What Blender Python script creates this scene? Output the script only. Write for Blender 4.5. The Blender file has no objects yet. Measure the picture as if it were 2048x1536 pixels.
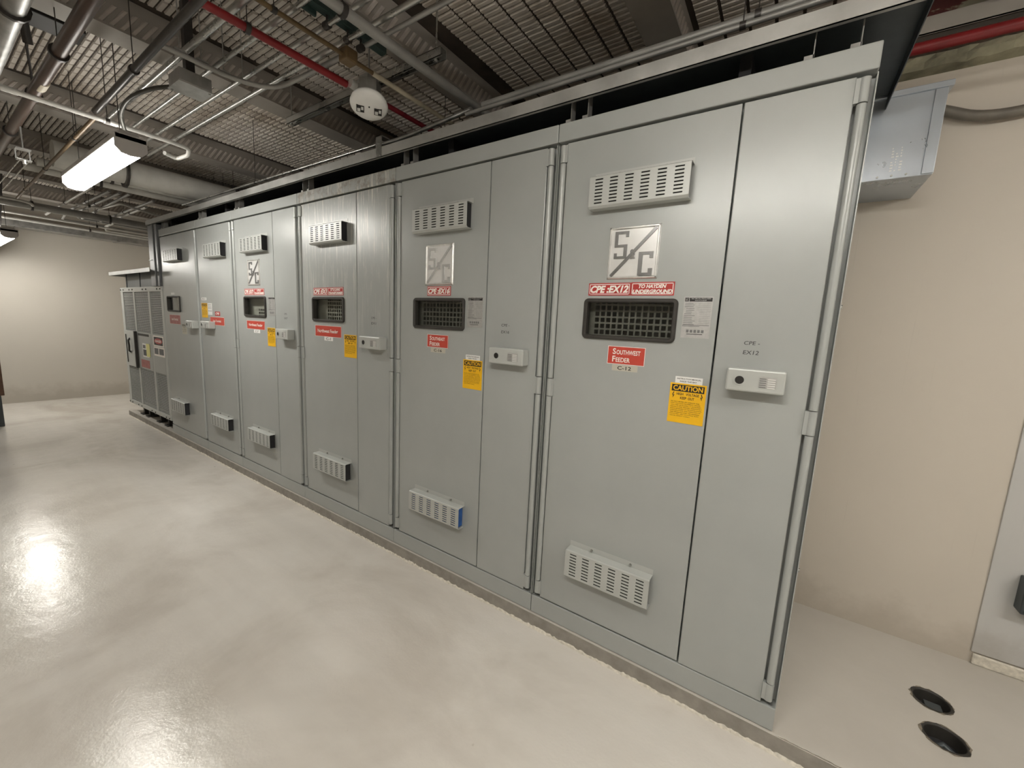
import bpy, bmesh, math, random
from mathutils import Vector, Matrix
random.seed(7)
S = bpy.context.scene
COL = S.collection

# ------------------------------------------------------------------ camera
YAW, PITCH, ROLL = 0.58620, -0.14322, 0.04838
FPX = 804.4
cam = bpy.data.cameras.new('camera'); cam_o = bpy.data.objects.new('camera', cam); COL.objects.link(cam_o)
cam.sensor_fit = 'HORIZONTAL'; cam.sensor_width = 36.0; cam.lens = FPX / 2048 * 36.0
cam.clip_start = 0.02; cam.clip_end = 100
fw = Vector((-math.sin(YAW) * math.cos(PITCH), math.cos(YAW) * math.cos(PITCH), math.sin(PITCH)))
rt = Vector((math.cos(YAW), math.sin(YAW), 0)); up = rt.cross(fw)
r2 = rt * math.cos(ROLL) + up * math.sin(ROLL); u2 = up * math.cos(ROLL) - rt * math.sin(ROLL)
M4 = Matrix((r2, u2, -fw)).transposed().to_4x4(); M4.translation = Vector((-0.14294, -1.71334, 1.49909))
cam_o.matrix_world = M4
S.camera = cam_o

# ------------------------------------------------------------------ world, exposure
w = bpy.data.worlds.new('world'); S.world = w; w.use_nodes = True
w.node_tree.nodes['Background'].inputs[0].default_value = (0.9, 0.95, 1.0, 1)
w.node_tree.nodes['Background'].inputs[1].default_value = 0.02
S.view_settings.view_transform = 'Standard'; S.view_settings.look = 'None'
S.view_settings.gamma = 1.0; S.view_settings.use_curve_mapping = False
S.view_settings.exposure = 0.12
LAMP = 75.0          # strength of the glowing lens bottom of each strip light
LAMP_SIDE = 12.0     # its steep side faces glow less
LAMP_COL = (1.0, 0.965, 0.89)
# strip lights: (x centre, y centre, z bottom, length, strength of its tubes)
LAMPS = [(-4.14, -0.89, 2.38, 1.42, .80), (-8.85, -0.92, 2.27, 1.42, .98), (-0.35, -1.8, 2.50, 1.42, 1.0), (1.9, -1.0, 2.50, 1.42, 1.1)]

# ------------------------------------------------------------------ materials
def mat(name):
    m = bpy.data.materials.new(name); m.use_nodes = True
    nt = m.node_tree; b = nt.nodes['Principled BSDF']
    return m, nt, b
def N(nt, t, **kw):
    n = nt.nodes.new(t)
    for k, v in kw.items(): setattr(n, k, v)
    return n
def ramp(nt, src, stops):
    r = N(nt, 'ShaderNodeValToRGB'); e = r.color_ramp.elements
    while len(e) < len(stops): e.new(0.5)
    for i, (p, c) in enumerate(stops):
        e[i].position = p; e[i].color = (*c, 1) if len(c) == 3 else c
    nt.links.new(src, r.inputs[0]); return r.outputs[0]
def noise(nt, scale, detail=4, rough=.55, stretch=(1, 1, 1), coord='Object', dist=0):
    tc = N(nt, 'ShaderNodeTexCoord'); mp = N(nt, 'ShaderNodeMapping'); mp.inputs['Scale'].default_value = stretch
    n = N(nt, 'ShaderNodeTexNoise'); n.inputs['Scale'].default_value = scale
    n.inputs['Detail'].default_value = detail; n.inputs['Roughness'].default_value = rough
    n.inputs['Distortion'].default_value = dist
    nt.links.new(tc.outputs[coord], mp.inputs[0]); nt.links.new(mp.outputs[0], n.inputs['Vector'])
    return n.outputs['Fac']
def bump(nt, b, src, strength, dist=0.01):
    n = N(nt, 'ShaderNodeBump'); n.inputs['Strength'].default_value = strength; n.inputs['Distance'].default_value = dist
    nt.links.new(src, n.inputs['Height']); nt.links.new(n.outputs[0], b.inputs['Normal'])
def mixc(nt, fac, a, c, mode='MIX'):
    n = N(nt, 'ShaderNodeMix'); n.data_type = 'RGBA'; n.blend_type = mode
    for s, v in ((n.inputs[0], fac), (n.inputs[6], a), (n.inputs[7], c)):
        if isinstance(v, (int, float)): s.default_value = v
        elif isinstance(v, tuple): s.default_value = (*v, 1)
        else: nt.links.new(v, s)
    return n.outputs[2]
def simple(name, col, rough=.5, metal=0., spec=.5, var=0., scale=20, coat=0.):
    m, nt, b = mat(name)
    b.inputs['Roughness'].default_value = rough; b.inputs['Metallic'].default_value = metal
    b.inputs['Specular IOR Level'].default_value = spec; b.inputs['Coat Weight'].default_value = coat
    lo = tuple(max(0, c * (1 - var)) for c in col); hi = tuple(min(1, c * (1 + var)) for c in col)
    f = noise(nt, scale)
    nt.links.new(ramp(nt, f, [(.3, lo), (.7, hi)]), b.inputs['Base Color'])
    return m
def paint(name, col, rough=.31, streak=0.):
    m, nt, b = mat(name)
    f = noise(nt, 2.2, 6, .6); c = ramp(nt, f, [(.3, tuple(v * .94 for v in col)), (.7, tuple(v * 1.05 for v in col))])
    if streak:
        tc = N(nt, 'ShaderNodeTexCoord'); sp = N(nt, 'ShaderNodeSeparateXYZ'); nt.links.new(tc.outputs['Object'], sp.inputs[0])
        z = N(nt, 'ShaderNodeMapRange'); z.inputs[1].default_value = 1.3; z.inputs[2].default_value = 2.38
        nt.links.new(sp.outputs[2], z.inputs[0])
        s = noise(nt, 9, 6, .7, (5.5, 1, .35)); s = ramp(nt, s, [(.53, (0, 0, 0)), (.60, (1, 1, 1))])
        mm = N(nt, 'ShaderNodeMath', operation='MULTIPLY'); nt.links.new(s, mm.inputs[0]); nt.links.new(z.outputs[0], mm.inputs[1])
        m2 = N(nt, 'ShaderNodeMath', operation='MULTIPLY'); nt.links.new(mm.outputs[0], m2.inputs[0]); m2.inputs[1].default_value = streak
        c = mixc(nt, m2.outputs[0], c, (.72, .71, .64))
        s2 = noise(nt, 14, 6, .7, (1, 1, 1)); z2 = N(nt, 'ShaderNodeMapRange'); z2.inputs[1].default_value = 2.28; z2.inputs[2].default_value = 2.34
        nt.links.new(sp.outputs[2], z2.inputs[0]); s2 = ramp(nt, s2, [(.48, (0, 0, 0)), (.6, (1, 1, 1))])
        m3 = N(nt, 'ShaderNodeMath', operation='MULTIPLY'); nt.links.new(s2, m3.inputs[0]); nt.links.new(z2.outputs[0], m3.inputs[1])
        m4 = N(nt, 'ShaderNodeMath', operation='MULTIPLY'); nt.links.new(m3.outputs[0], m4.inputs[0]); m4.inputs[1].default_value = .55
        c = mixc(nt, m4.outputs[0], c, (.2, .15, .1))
    nt.links.new(c, b.inputs['Base Color'])
    rr = noise(nt, 14, 5, .6, (6, 1, .4)) if streak else noise(nt, 3, 4, .6); r = ramp(nt, rr, [(.3, (rough - .02,) * 3), (.75, (rough + (.07 if streak else .03),) * 3)])
    nt.links.new(r, b.inputs['Roughness'])
    b.inputs['Metallic'].default_value = .07
    bb = noise(nt, 900, 2); bump(nt, b, bb, .05, .0006)
    return m
GREY = (.375, .392, .382)
M = {}
M['paint'] = paint('cabinet_grey_paint', GREY)
M['paint_d'] = paint('streaked_grey_paint', GREY, .31, .75)
M['paint_vent'] = paint('light_grey_paint', (.46, .475, .455), .34)
M['dark'] = simple('dark_interior', (.02, .02, .022), .8)
M['rubber'] = simple('black_brown_rubber', (.032, .029, .025), .55, var=.2)
M['screenlight'] = simple('lit_screen_paint', (.42, .40, .37), .5, var=.1)  # screen paint made paler where window light falls on it
M['screen'] = simple('inner_screen_paint', (.17, .16, .145), .5, var=.1)
M['red'] = simple('red_sign', (.42, .035, .03), .4, var=.05)
M['red2'] = simple('engraved_red_plastic', (.5, .06, .04), .4, var=.05)
M['redfade'] = simple('faded_red_sign', (.36, .13, .12), .5, var=.2)
M['white'] = simple('white_plastic', (.8, .8, .78), .45, var=.03)
M['whitesign'] = simple('sign_white', (.85, .8, .75), .5)
M['tape'] = simple('beige_tape', (.52, .5, .42), .5)
M['yellow'] = simple('caution_yellow', (.85, .48, .01), .4, var=.03)
M['paleyellow'] = simple('pale_yellow_paper', (.75, .72, .3), .6)
M['black'] = simple('print_black', (.015, .013, .012), .5)
M['foil'] = simple('silver_foil_label', (.48, .48, .47), .4, .5, var=.1, scale=60)
M['foilprint'] = simple('grey_print', (.16, .16, .16), .6)
M['pencil'] = simple('pencil_marks', (.05, .05, .05), .7)
M['alu'] = simple('bright_aluminium', (.86, .86, .85), .28, .45, var=.03)
M['aluchrome'] = simple('polished_aluminium_edge', (.8, .8, .78), .3, .75, var=.12, scale=30)
M['aludark'] = simple('dark_emboss_metal', (.3, .3, .3), .3, .9, var=.1)  # darker metal of the raised logo strokes
M['blue'] = simple('blue_filter', (.02, .09, .3), .7, var=.2)
M['chrome'] = simple('screw_metal', (.4, .4, .38), .3, 1.0)
def galv(name, col, rough=.35, metal=.85, var=.22, scale=18):
    m, nt, b = mat(name)
    tc = N(nt, 'ShaderNodeTexCoord'); v = N(nt, 'ShaderNodeTexVoronoi'); v.inputs['Scale'].default_value = scale
    nt.links.new(tc.outputs['Object'], v.inputs['Vector'])
    lo = tuple(c * (1 - var) for c in col); hi = tuple(min(1, c * (1 + var)) for c in col)
    f = noise(nt, scale * .7, 6, .65)
    mixf = N(nt, 'ShaderNodeMath', operation='ADD'); nt.links.new(f, mixf.inputs[0])
    sc = N(nt, 'ShaderNodeMath', operation='MULTIPLY'); nt.links.new(v.outputs['Distance'], sc.inputs[0]); sc.inputs[1].default_value = .25
    nt.links.new(sc.outputs[0], mixf.inputs[1])
    nt.links.new(ramp(nt, mixf.outputs[0], [(.4, lo), (.75, hi)]), b.inputs['Base Color'])
    nt.links.new(ramp(nt, f, [(.3, (rough - .08,) * 3), (.7, (rough + .12,) * 3)]), b.inputs['Roughness'])
    b.inputs['Metallic'].default_value = metal
    return m
M['galv'] = galv('galvanised_steel', (.42, .42, .41))
M['galvnew'] = galv('new_galvanised_steel', (.50, .545, .60), .3, .7, .02, 4)
M['galvlip'] = galv('worn_galvanised_edge', (.40, .40, .385), .42, .55, .18, 6)
M['paleduct'] = simple('pale_insulated_pipe', (.6, .59, .55), .5, var=.12, scale=6)
M['conduit'] = galv('steel_conduit', (.46, .46, .44), .28, .9, .15, 8)
M['conduitdull'] = galv('dull_conduit', (.30, .295, .28), .5, .5, .2, 8)
M['whitepipe'] = simple('pale_conduit', (.5, .49, .46), .4, .2, var=.12, scale=8)
M['redpipe'] = simple('red_painted_pipe', (.2, .012, .014), .35, var=.15, scale=12)
M['darkredpipe'] = simple('dark_red_pipe', (.16, .012, .02), .4, var=.2, scale=12)
M['maroon'] = simple('maroon_brown_pipe', (.06, .032, .022), .3, .2, var=.3, scale=5)
M['brown'] = simple('rust_brown_pipe', (.13, .085, .04), .45, .2, var=.3, scale=12)
M['beige'] = simple('beige_painted_pipe', (.48, .43, .33), .5, var=.2, scale=16)
M['darkpipe'] = simple('dark_steel_pipe', (.05, .045, .042), .35, .4, var=.2)
M['armour'] = simple('armoured_cable', (.07, .068, .06), .45, .4, var=.2)
M['rustedge'] = simple('chipped_brown_edge', (.2, .17, .13), .8, var=.5, scale=40)
M['riser'] = simple('mid_grey_steel', (.16, .165, .17), .4, .3, var=.1)
M['wallflex'] = simple('grey_flexible_conduit', (.17, .155, .13), .5, .2, var=.15)
M['beam'] = simple('painted_steel_beam', (.30, .275, .245), .55, .15, var=.14, scale=3)
M['beamrib'] = simple('shadow_stripe_rib', (.42, .375, .34), .7, var=.15, scale=9)  # pale ribs standing in for shadow stripes on the beams
M['deckback'] = simple('rusty_deck_gap', (.055, .042, .032), .8, var=.4, scale=6)
def deckmat():
    m, nt, b = mat('painted_deck_tabs')
    f = noise(nt, 1.4, 7, .65)
    c = ramp(nt, f, [(.32, (.36, .30, .24)), (.45, (.58, .53, .47)), (.7, (.68, .64, .60))])
    f2 = noise(nt, 11, 6, .7); k = ramp(nt, f2, [(.6, (0, 0, 0)), (.75, (.6, .6, .6))])
    c = mixc(nt, k, c, (.22, .14, .09))
    nt.links.new(c, b.inputs['Base Color']); b.inputs['Roughness'].default_value = .55; b.inputs['Metallic'].default_value = .1
    return m
M['deck'] = deckmat()
M['yellowtag'] = simple('yellow_tag', (.55, .47, .12), .6, var=.1)
M['greensteel'] = simple('dark_green_steel', (.03, .055, .05), .45, .3)
M['lampwhite'] = simple('white_lamp_housing', (.55, .53, .52), .45, var=.03)
M['wood'] = simple('brown_wood', (.13, .065, .035), .5, var=.3, scale=15)
M['bluegrey'] = simple('dark_blue_grey_steel', (.06, .07, .075), .4, .3, var=.1)
M['rib'] = simple('lens_rib', (.3, .29, .31), .5)
def floor_mat():
    m, nt, b = mat('glossy_pale_epoxy')
    f = noise(nt, .9, 6, .6, dist=.6)
    c = ramp(nt, f, [(.34, (.56, .52, .465)), (.5, (.67, .635, .58)), (.7, (.72, .69, .64))])
    ln = noise(nt, 5, 4, .6, (.12, 1, 1)); c = mixc(nt, 1.0, c, ramp(nt, ln, [(.35, (.93, .93, .93)), (.65, (1, 1, 1))]), 'MULTIPLY')  # reflection streaks along the row, painted into the base colour
    f2 = noise(nt, 26, 7, .75); k = ramp(nt, f2, [(.66, (0, 0, 0)), (.72, (.5, .5, .5))])
    f3 = noise(nt, 3.1, 3); k3 = ramp(nt, f3, [(.5, (0, 0, 0)), (.65, (1, 1, 1))])
    kk = N(nt, 'ShaderNodeMath', operation='MULTIPLY'); nt.links.new(k, kk.inputs[0]); nt.links.new(k3, kk.inputs[1])
    c = mixc(nt, kk.outputs[0], c, (.40, .355, .30))
    nt.links.new(c, b.inputs['Base Color'])
    tc = N(nt, 'ShaderNodeTexCoord'); vo = N(nt, 'ShaderNodeTexVoronoi'); vo.inputs['Scale'].default_value = 5.0; nt.links.new(tc.outputs['Object'], vo.inputs['Vector'])
    sx = N(nt, 'ShaderNodeSeparateColor'); nt.links.new(vo.outputs['Color'], sx.inputs[0])
    g1 = N(nt, 'ShaderNodeMath', operation='LESS_THAN'); g1.inputs[1].default_value = .028; nt.links.new(vo.outputs['Distance'], g1.inputs[0])
    g2 = N(nt, 'ShaderNodeMath', operation='GREATER_THAN'); g2.inputs[1].default_value = .72; nt.links.new(sx.outputs[0], g2.inputs[0])
    g3 = N(nt, 'ShaderNodeMath', operation='MULTIPLY'); nt.links.new(g1.outputs[0], g3.inputs[0]); nt.links.new(g2.outputs[0], g3.inputs[1])
    g4 = N(nt, 'ShaderNodeMath', operation='MULTIPLY'); nt.links.new(g3.outputs[0], g4.inputs[0]); g4.inputs[1].default_value = .7
    nt.links.new(mixc(nt, g4.outputs[0], c, (.14, .12, .1)), b.inputs['Base Color'])
    r = noise(nt, 3.0, 6, .6); nt.links.new(ramp(nt, r, [(.3, (.13,) * 3), (.7, (.22,) * 3)]), b.inputs['Roughness'])
    h = noise(nt, 9, 3, .5); h2 = noise(nt, 90, 4, .6)
    ad = N(nt, 'ShaderNodeMath', operation='MULTIPLY_ADD'); nt.links.new(h2, ad.inputs[0]); ad.inputs[1].default_value = .3; nt.links.new(h, ad.inputs[2])
    bump(nt, b, ad.outputs[0], .5, .004)
    b.inputs['Specular IOR Level'].default_value = .5
    return m
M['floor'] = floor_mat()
def pad_mat():
    m, nt, b = mat('matt_grey_painted_pad')
    f = noise(nt, 1.3, 6, .6)
    c = ramp(nt, f, [(.3, (.47, .44, .395)), (.7, (.55, .52, .47))])
    f2 = noise(nt, 22, 7, .75); k = ramp(nt, f2, [(.66, (0, 0, 0)), (.74, (.45, .45, .45))])
    c = mixc(nt, k, c, (.3, .26, .21))
    nt.links.new(c, b.inputs['Base Color']); b.inputs['Roughness'].default_value = .42
    bump(nt, b, noise(nt, 30, 5), .15, .004)
    return m
M['pad'] = pad_mat()
M['curb'] = simple('bare_concrete', (.29, .27, .24), .7, var=.18, scale=14)
M['curbpaint'] = simple('ragged_paint_edge', (.62, .58, .5), .6, var=.2, scale=60)
def wall_mat(name, col, stain=.5):
    m, nt, b = mat(name)
    f = noise(nt, .8, 5, .6); c = ramp(nt, f, [(.3, tuple(v * .94 for v in col)), (.7, col)])
    s = noise(nt, 9, 7, .75, (5, 5, .12)); k = ramp(nt, s, [(.6, (0, 0, 0)), (.85, (stain,) * 3)])
    c = mixc(nt, k, c, tuple(v * .55 for v in col))
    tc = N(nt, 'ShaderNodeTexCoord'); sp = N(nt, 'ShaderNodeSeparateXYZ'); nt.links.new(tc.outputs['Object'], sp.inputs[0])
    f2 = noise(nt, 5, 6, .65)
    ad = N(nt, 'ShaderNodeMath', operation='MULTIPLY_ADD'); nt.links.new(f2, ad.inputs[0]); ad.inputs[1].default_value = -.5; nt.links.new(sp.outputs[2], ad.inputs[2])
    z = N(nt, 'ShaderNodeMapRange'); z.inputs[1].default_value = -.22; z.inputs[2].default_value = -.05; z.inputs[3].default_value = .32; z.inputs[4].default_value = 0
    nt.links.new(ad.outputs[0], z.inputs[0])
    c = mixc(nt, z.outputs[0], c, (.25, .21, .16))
    nt.links.new(c, b.inputs['Base Color']); b.inputs['Roughness'].default_value = .5
    bump(nt, b, noise(nt, 40, 5), .08, .003)
    return m
M['wallcream'] = wall_mat('cream_painted_wall', (.58, .53, .46), .45)
M['wallleft'] = wall_mat('off_white_wall', (.56, .525, .465), .12)
M['wallblue'] = wall_mat('cool_white_wall', (.52, .515, .50), .2)
M['rough_conc'] = simple('rough_greenish_concrete', (.22, .205, .14), .9, var=.45, scale=9)
def blotch():
    m, nt, b = mat('concrete_with_dark_red_paint')
    f = noise(nt, 3.2, 6, .6, (1, 1, 2)); c = ramp(nt, f, [(.5, (.22, .2, .14)), (.53, (.07, .012, .01)), (.66, (.05, .01, .01)), (.7, (.2, .18, .13))])
    nt.links.new(c, b.inputs['Base Color']); b.inputs['Roughness'].default_value = .8
    return m
M['blotch'] = blotch()
def emis(name, col, st):
    m, nt, b = mat(name)
    b.inputs['Base Color'].default_value = (.9, .9, .9, 1); b.inputs['Roughness'].default_value = .4
    b.inputs['Emission Color'].default_value = (*col, 1); b.inputs['Emission Strength'].default_value = st
    return m
def glassm():
    m = bpy.data.materials.new('window_glass'); m.use_nodes = True; nt = m.node_tree; nt.nodes.clear()
    o = N(nt, 'ShaderNodeOutputMaterial'); t = N(nt, 'ShaderNodeBsdfTransparent'); g = N(nt, 'ShaderNodeBsdfGlossy'); mx = N(nt, 'ShaderNodeMixShader'); fr = N(nt, 'ShaderNodeLayerWeight'); pw = N(nt, 'ShaderNodeMath', operation='POWER'); pw.inputs[1].default_value = 4.0; ma = N(nt, 'ShaderNodeMath', operation='MULTIPLY_ADD'); ma.inputs[1].default_value = .5; ma.inputs[2].default_value = .03
    nt.links.new(fr.outputs['Facing'], pw.inputs[0]); nt.links.new(pw.outputs[0], ma.inputs[0])
    g.inputs['Roughness'].default_value = .04; t.inputs[0].default_value = (.9, .92, .9, 1)
    nt.links.new(ma.outputs[0], mx.inputs[0]); nt.links.new(t.outputs[0], mx.inputs[1]); nt.links.new(g.outputs[0], mx.inputs[2]); nt.links.new(mx.outputs[0], o.inputs[0])
    return m
M['glass'] = glassm()

# ------------------------------------------------------------------ mesh helpers
class MB:
    def __init__(s): s.v = []; s.f = []; s.m = []; s.s = []
    def add(s, vs, fs, mi=0, smooth=False):
        b = len(s.v); s.v += [tuple(v) for v in vs]
        for f in fs: s.f.append([b + i for i in f]); s.m.append(mi); s.s.append(smooth)
    def box(s, a, b, mi=0):
        x0, x1 = sorted((a[0], b[0])); y0, y1 = sorted((a[1], b[1])); z0, z1 = sorted((a[2], b[2]))
        s.add([(x0, y0, z0), (x1, y0, z0), (x1, y1, z0), (x0, y1, z0), (x0, y0, z1), (x1, y0, z1), (x1, y1, z1), (x0, y1, z1)],
              [(0, 3, 2, 1), (4, 5, 6, 7), (0, 1, 5, 4), (1, 2, 6, 5), (2, 3, 7, 6), (3, 0, 4, 7)], mi)
    def quad(s, p, mi=0): s.add(p, [tuple(range(len(p)))], mi)
    def tube(s, pts, r, mi=0, n=12, caps=True, smooth=True):
        pts = [Vector(p) for p in pts]; rings = []; ref = None
        for i, p in enumerate(pts):
            if i == 0: t = pts[1] - pts[0]
            elif i == len(pts) - 1: t = pts[-1] - pts[-2]
            else: t = (pts[i + 1] - p).normalized() + (p - pts[i - 1]).normalized()
            t.normalize()
            if ref is None: ref = Vector((0, 0, 1)) if abs(t.z) < .9 else Vector((1, 0, 0))
            a = t.cross(ref).normalized(); b = a.cross(t).normalized(); ref = b
            rr = r[i] if isinstance(r, (list, tuple)) else r
            rings.append([p + (a * math.cos(2 * math.pi * k / n) + b * math.sin(2 * math.pi * k / n)) * rr for k in range(n)])
        vs = [q for g in rings for q in g]; fs = []
        for i in range(len(rings) - 1):
            for k in range(n): fs.append((i * n + k, i * n + (k + 1) % n, (i + 1) * n + (k + 1) % n, (i + 1) * n + k))
        s.add(vs, fs, mi, smooth)
        if caps:
            s.add(rings[0], [tuple(range(n))], mi); s.add(rings[-1], [tuple(range(n))[::-1]], mi)
    def ring_plate(s, x0, x1, z0, z1, hx0, hx1, hz0, hz1, y0, y1, mi=0):
        O = [(x0, z0), (x1, z0), (x1, z1), (x0, z1)]; I = [(hx0, hz0), (hx1, hz0), (hx1, hz1), (hx0, hz1)]
        vs = [(x, y0, z) for x, z in O] + [(x, y0, z) for x, z in I] + [(x, y1, z) for x, z in O] + [(x, y1, z) for x, z in I]
        fs = []
        for k in range(4):
            j = (k + 1) % 4
            fs += [(k, j, 4 + j, 4 + k), (8 + j, 8 + k, 12 + k, 12 + j), (8 + k, 8 + j, j, k), (4 + k, 4 + j, 12 + j, 12 + k)]
        s.add(vs, fs, mi)
    def build(s, name, mats, parent=None, bevel=0, solid=0):
        me = bpy.data.meshes.new(name); me.from_pydata(s.v, [], s.f); me.update()
        mats = mats if isinstance(mats, (list, tuple)) else [mats]
        for m in mats: me.materials.append(m)
        me.polygons.foreach_set('material_index', s.m); me.polygons.foreach_set('use_smooth', s.s)
        o = bpy.data.objects.new(name, me); COL.objects.link(o)
        if parent is not None: o.parent = parent
        if solid:
            d = o.modifiers.new('thickness', 'SOLIDIFY'); d.thickness = solid; d.offset = 0
        if bevel:
            d = o.modifiers.new('bevel', 'BEVEL'); d.width = bevel; d.segments = 2; d.limit_method = 'ANGLE'; d.angle_limit = math.radians(40)
        return o
def tag(o, label=None, cat=None, group=None, kind=None):
    if label: o['label'] = label
    if cat: o['category'] = cat
    if group: o['group'] = group
    if kind: o['kind'] = kind
    return o
def empty(name, label, cat, loc=(0, 0, 0), group=None):
    o = bpy.data.objects.new(name, None); COL.objects.link(o); o.location = loc; o.empty_display_size = .05
    return tag(o, label, cat, group)
def world_parent(o, p):
    o.parent = p; o.matrix_parent_inverse = Matrix.Translation(-Vector(p.location)); return o

_tc = {}
def glyphs(body, bold=0., shear=0.):
    k = (body, bold, shear)
    if k in _tc: return _tc[k]
    c = bpy.data.curves.new('text', 'FONT'); c.body = body; c.size = 1; c.offset = bold; c.shear = shear; c.resolution_u = 3
    o = bpy.data.objects.new('text', c); COL.objects.link(o)
    me = bpy.data.meshes.new_from_object(o)
    v = [tuple(q.co) for q in me.vertices]; f = [tuple(p.vertices) for p in me.polygons]
    bpy.data.objects.remove(o); bpy.data.curves.remove(c); bpy.data.meshes.remove(me)
    x0 = min(q[0] for q in v); x1 = max(q[0] for q in v); y0 = min(q[1] for q in v); y1 = max(q[1] for q in v)
    _tc[k] = ([((q[0] - x0) / (x1 - x0), (q[1] - y0) / (y1 - y0)) for q in v], f)
    return _tc[k]
def text(mb, body, x0, x1, z0, z1, y, mi, bold=0., shear=0.):
    v, f = glyphs(body, bold, shear)
    mb.add([(x0 + a * (x1 - x0), y, z0 + b * (z1 - z0)) for a, b in v], f, mi)

# ------------------------------------------------------------------ room
XL, XR, YB, YF, ZC, ZF = -10.05, 3.6, 1.0, -4.4, 3.1, -0.075
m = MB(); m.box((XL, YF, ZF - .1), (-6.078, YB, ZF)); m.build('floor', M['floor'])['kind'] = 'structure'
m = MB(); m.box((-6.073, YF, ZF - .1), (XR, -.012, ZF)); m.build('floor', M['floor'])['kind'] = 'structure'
m = MB(); m.box((-6.1, YF, ZF - .14), (-6.05, -.012, ZF - .012)); tag(m.build('trim_1', M['dark']), 'dark joint in the pale floor', kind='structure')
# raised pad with two open holes
PADX = -8.03
def disc_cut(o, cuts):
    for (x, y, r, d) in cuts:
        c = MB(); c.tube([(x, y, -d), (x, y, .05)], r, 0, 28, True, False); co = c.build('cut', M['dark'])
        md = o.modifiers.new('cut', 'BOOLEAN'); md.object = co; md.operation = 'DIFFERENCE'; md.solver = 'EXACT'
        bpy.context.view_layer.update()
        dg = bpy.context.evaluated_depsgraph_get()
        me = bpy.data.meshes.new_from_object(o.evaluated_get(dg)); o.modifiers.clear(); o.data = me
        bpy.data.objects.remove(co)
m = MB(); m.box((PADX, -.012, ZF - .1), (XR, YB, 0), 0)
for i, f in enumerate(m.f):
    if i == 2: m.m[i] = 1
    if i == 5: m.m[i] = 1
pad = m.build('floor', [M['pad'], M['curb']]); pad['kind'] = 'structure'
HOLES = [(.563, .585, .058), (.556, .38, .060)]
disc_cut(pad, [(x, y, r, .06) for x, y, r in HOLES])
# ragged paint bead along curb
def bead(name, x0, x1, y, z, w, h, label):
    mb = MB(); n = int((x1 - x0) / .012); prev = None; vs = []; fs = []
    a = 0
    for i in range(n + 1):
        x = x0 + (x1 - x0) * i / n; a = .7 * a + random.uniform(-1, 1) * .6
        ww = w * (1 + .45 * a); hh = h * (1 + .5 * random.uniform(-1, 1))
        vs += [(x, y + .004, z - .004), (x, y - ww, z - .002), (x, y - ww * .5, z + hh * .5), (x, y + .003, z + hh)]
    for i in range(n):
        for k in range(3): fs.append((4 * i + k, 4 * (i + 1) + k, 4 * (i + 1) + k + 1, 4 * i + k + 1))
    mb.add(vs, fs, 0)
    o = mb.build(name, M['curbpaint']); tag(o, label, kind='structure')
bead('trim_2', PADX, XR, -.012, ZF, .010, .012, 'ragged pale paint bead where the floor meets the curb')
bead('trim_3', .02, XR, -.012, 0.0, -.012, .004, 'ragged pale paint edge on the pad right of the cabinets')

m = MB(); m.box((XL - .1, YF, ZF - .1), (XL, YB + .1, ZC + .1)); m.build('wall_left', M['wallleft'])['kind'] = 'structure'
m = MB(); m.box((XL, YB, ZF - .1), (XR, YB + .1, ZC + .1)); m.build('wall_back', M['wallcream'])['kind'] = 'structure'
m = MB(); m.box((XR, YF, ZF - .1), (XR + .1, YB + .1, ZC + .1)); m.build('wall_right', M['wallcream'])['kind'] = 'structure'
m = MB(); m.box((XL, YF - .1, ZF - .1), (XR, YF, ZC + .1)); m.build('wall_front', M['wallcream'])['kind'] = 'structure'
m = MB(); m.box((.778, YB - .008, .06), (XR, YB, 2.70)); tag(m.build('trim_4', M['wallblue'], bevel=.003), 'cool white wall panel right of the vertical seam', kind='structure')
m = MB(); m.box((.785, YB - .014, 0), (XR, YB, .055)); tag(m.build('trim_5', M['curbpaint'], bevel=.006), 'chipped cream base strip under the right wall panel', kind='structure')
# top of back wall
m = MB()
n = 120; vs = []; fs = []
for i in range(n + 1):
    x = -.4 + (XR + .4) * i / n
    for (yy, zz) in ((1.0, 2.722), (.955 + random.uniform(-.006, .006), 2.735 + random.uniform(-.006, .006)), (.95 + random.uniform(-.012, .012), 2.765), (.95 + random.uniform(-.006, .006), 2.79), (1.0, 2.80)): vs.append((x, yy, zz))
for i in range(n):
    for k in range(4): fs.append((5 * i + k, 5 * (i + 1) + k, 5 * (i + 1) + k + 1, 5 * i + k + 1))
m.add(vs, fs); tag(m.build('trim_6', M['rough_conc']), 'rough greenish concrete ledge on top of the back wall', kind='structure')
m = MB(); m.box((XL, .93, 2.865), (XR, .94, 2.94)); m.box((XL, .93, 2.865), (XR, 1.0, 2.875)); tag(m.build('trim_7', M['beam'], bevel=.002), 'grey steel angle above the red pipe', kind='structure')
m = MB(); m.box((XL, .96, 2.94), (XR, 1.0, ZC)); tag(m.build('trim_8', M['blotch']), 'concrete band with dark red paint blotches', kind='structure')

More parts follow.
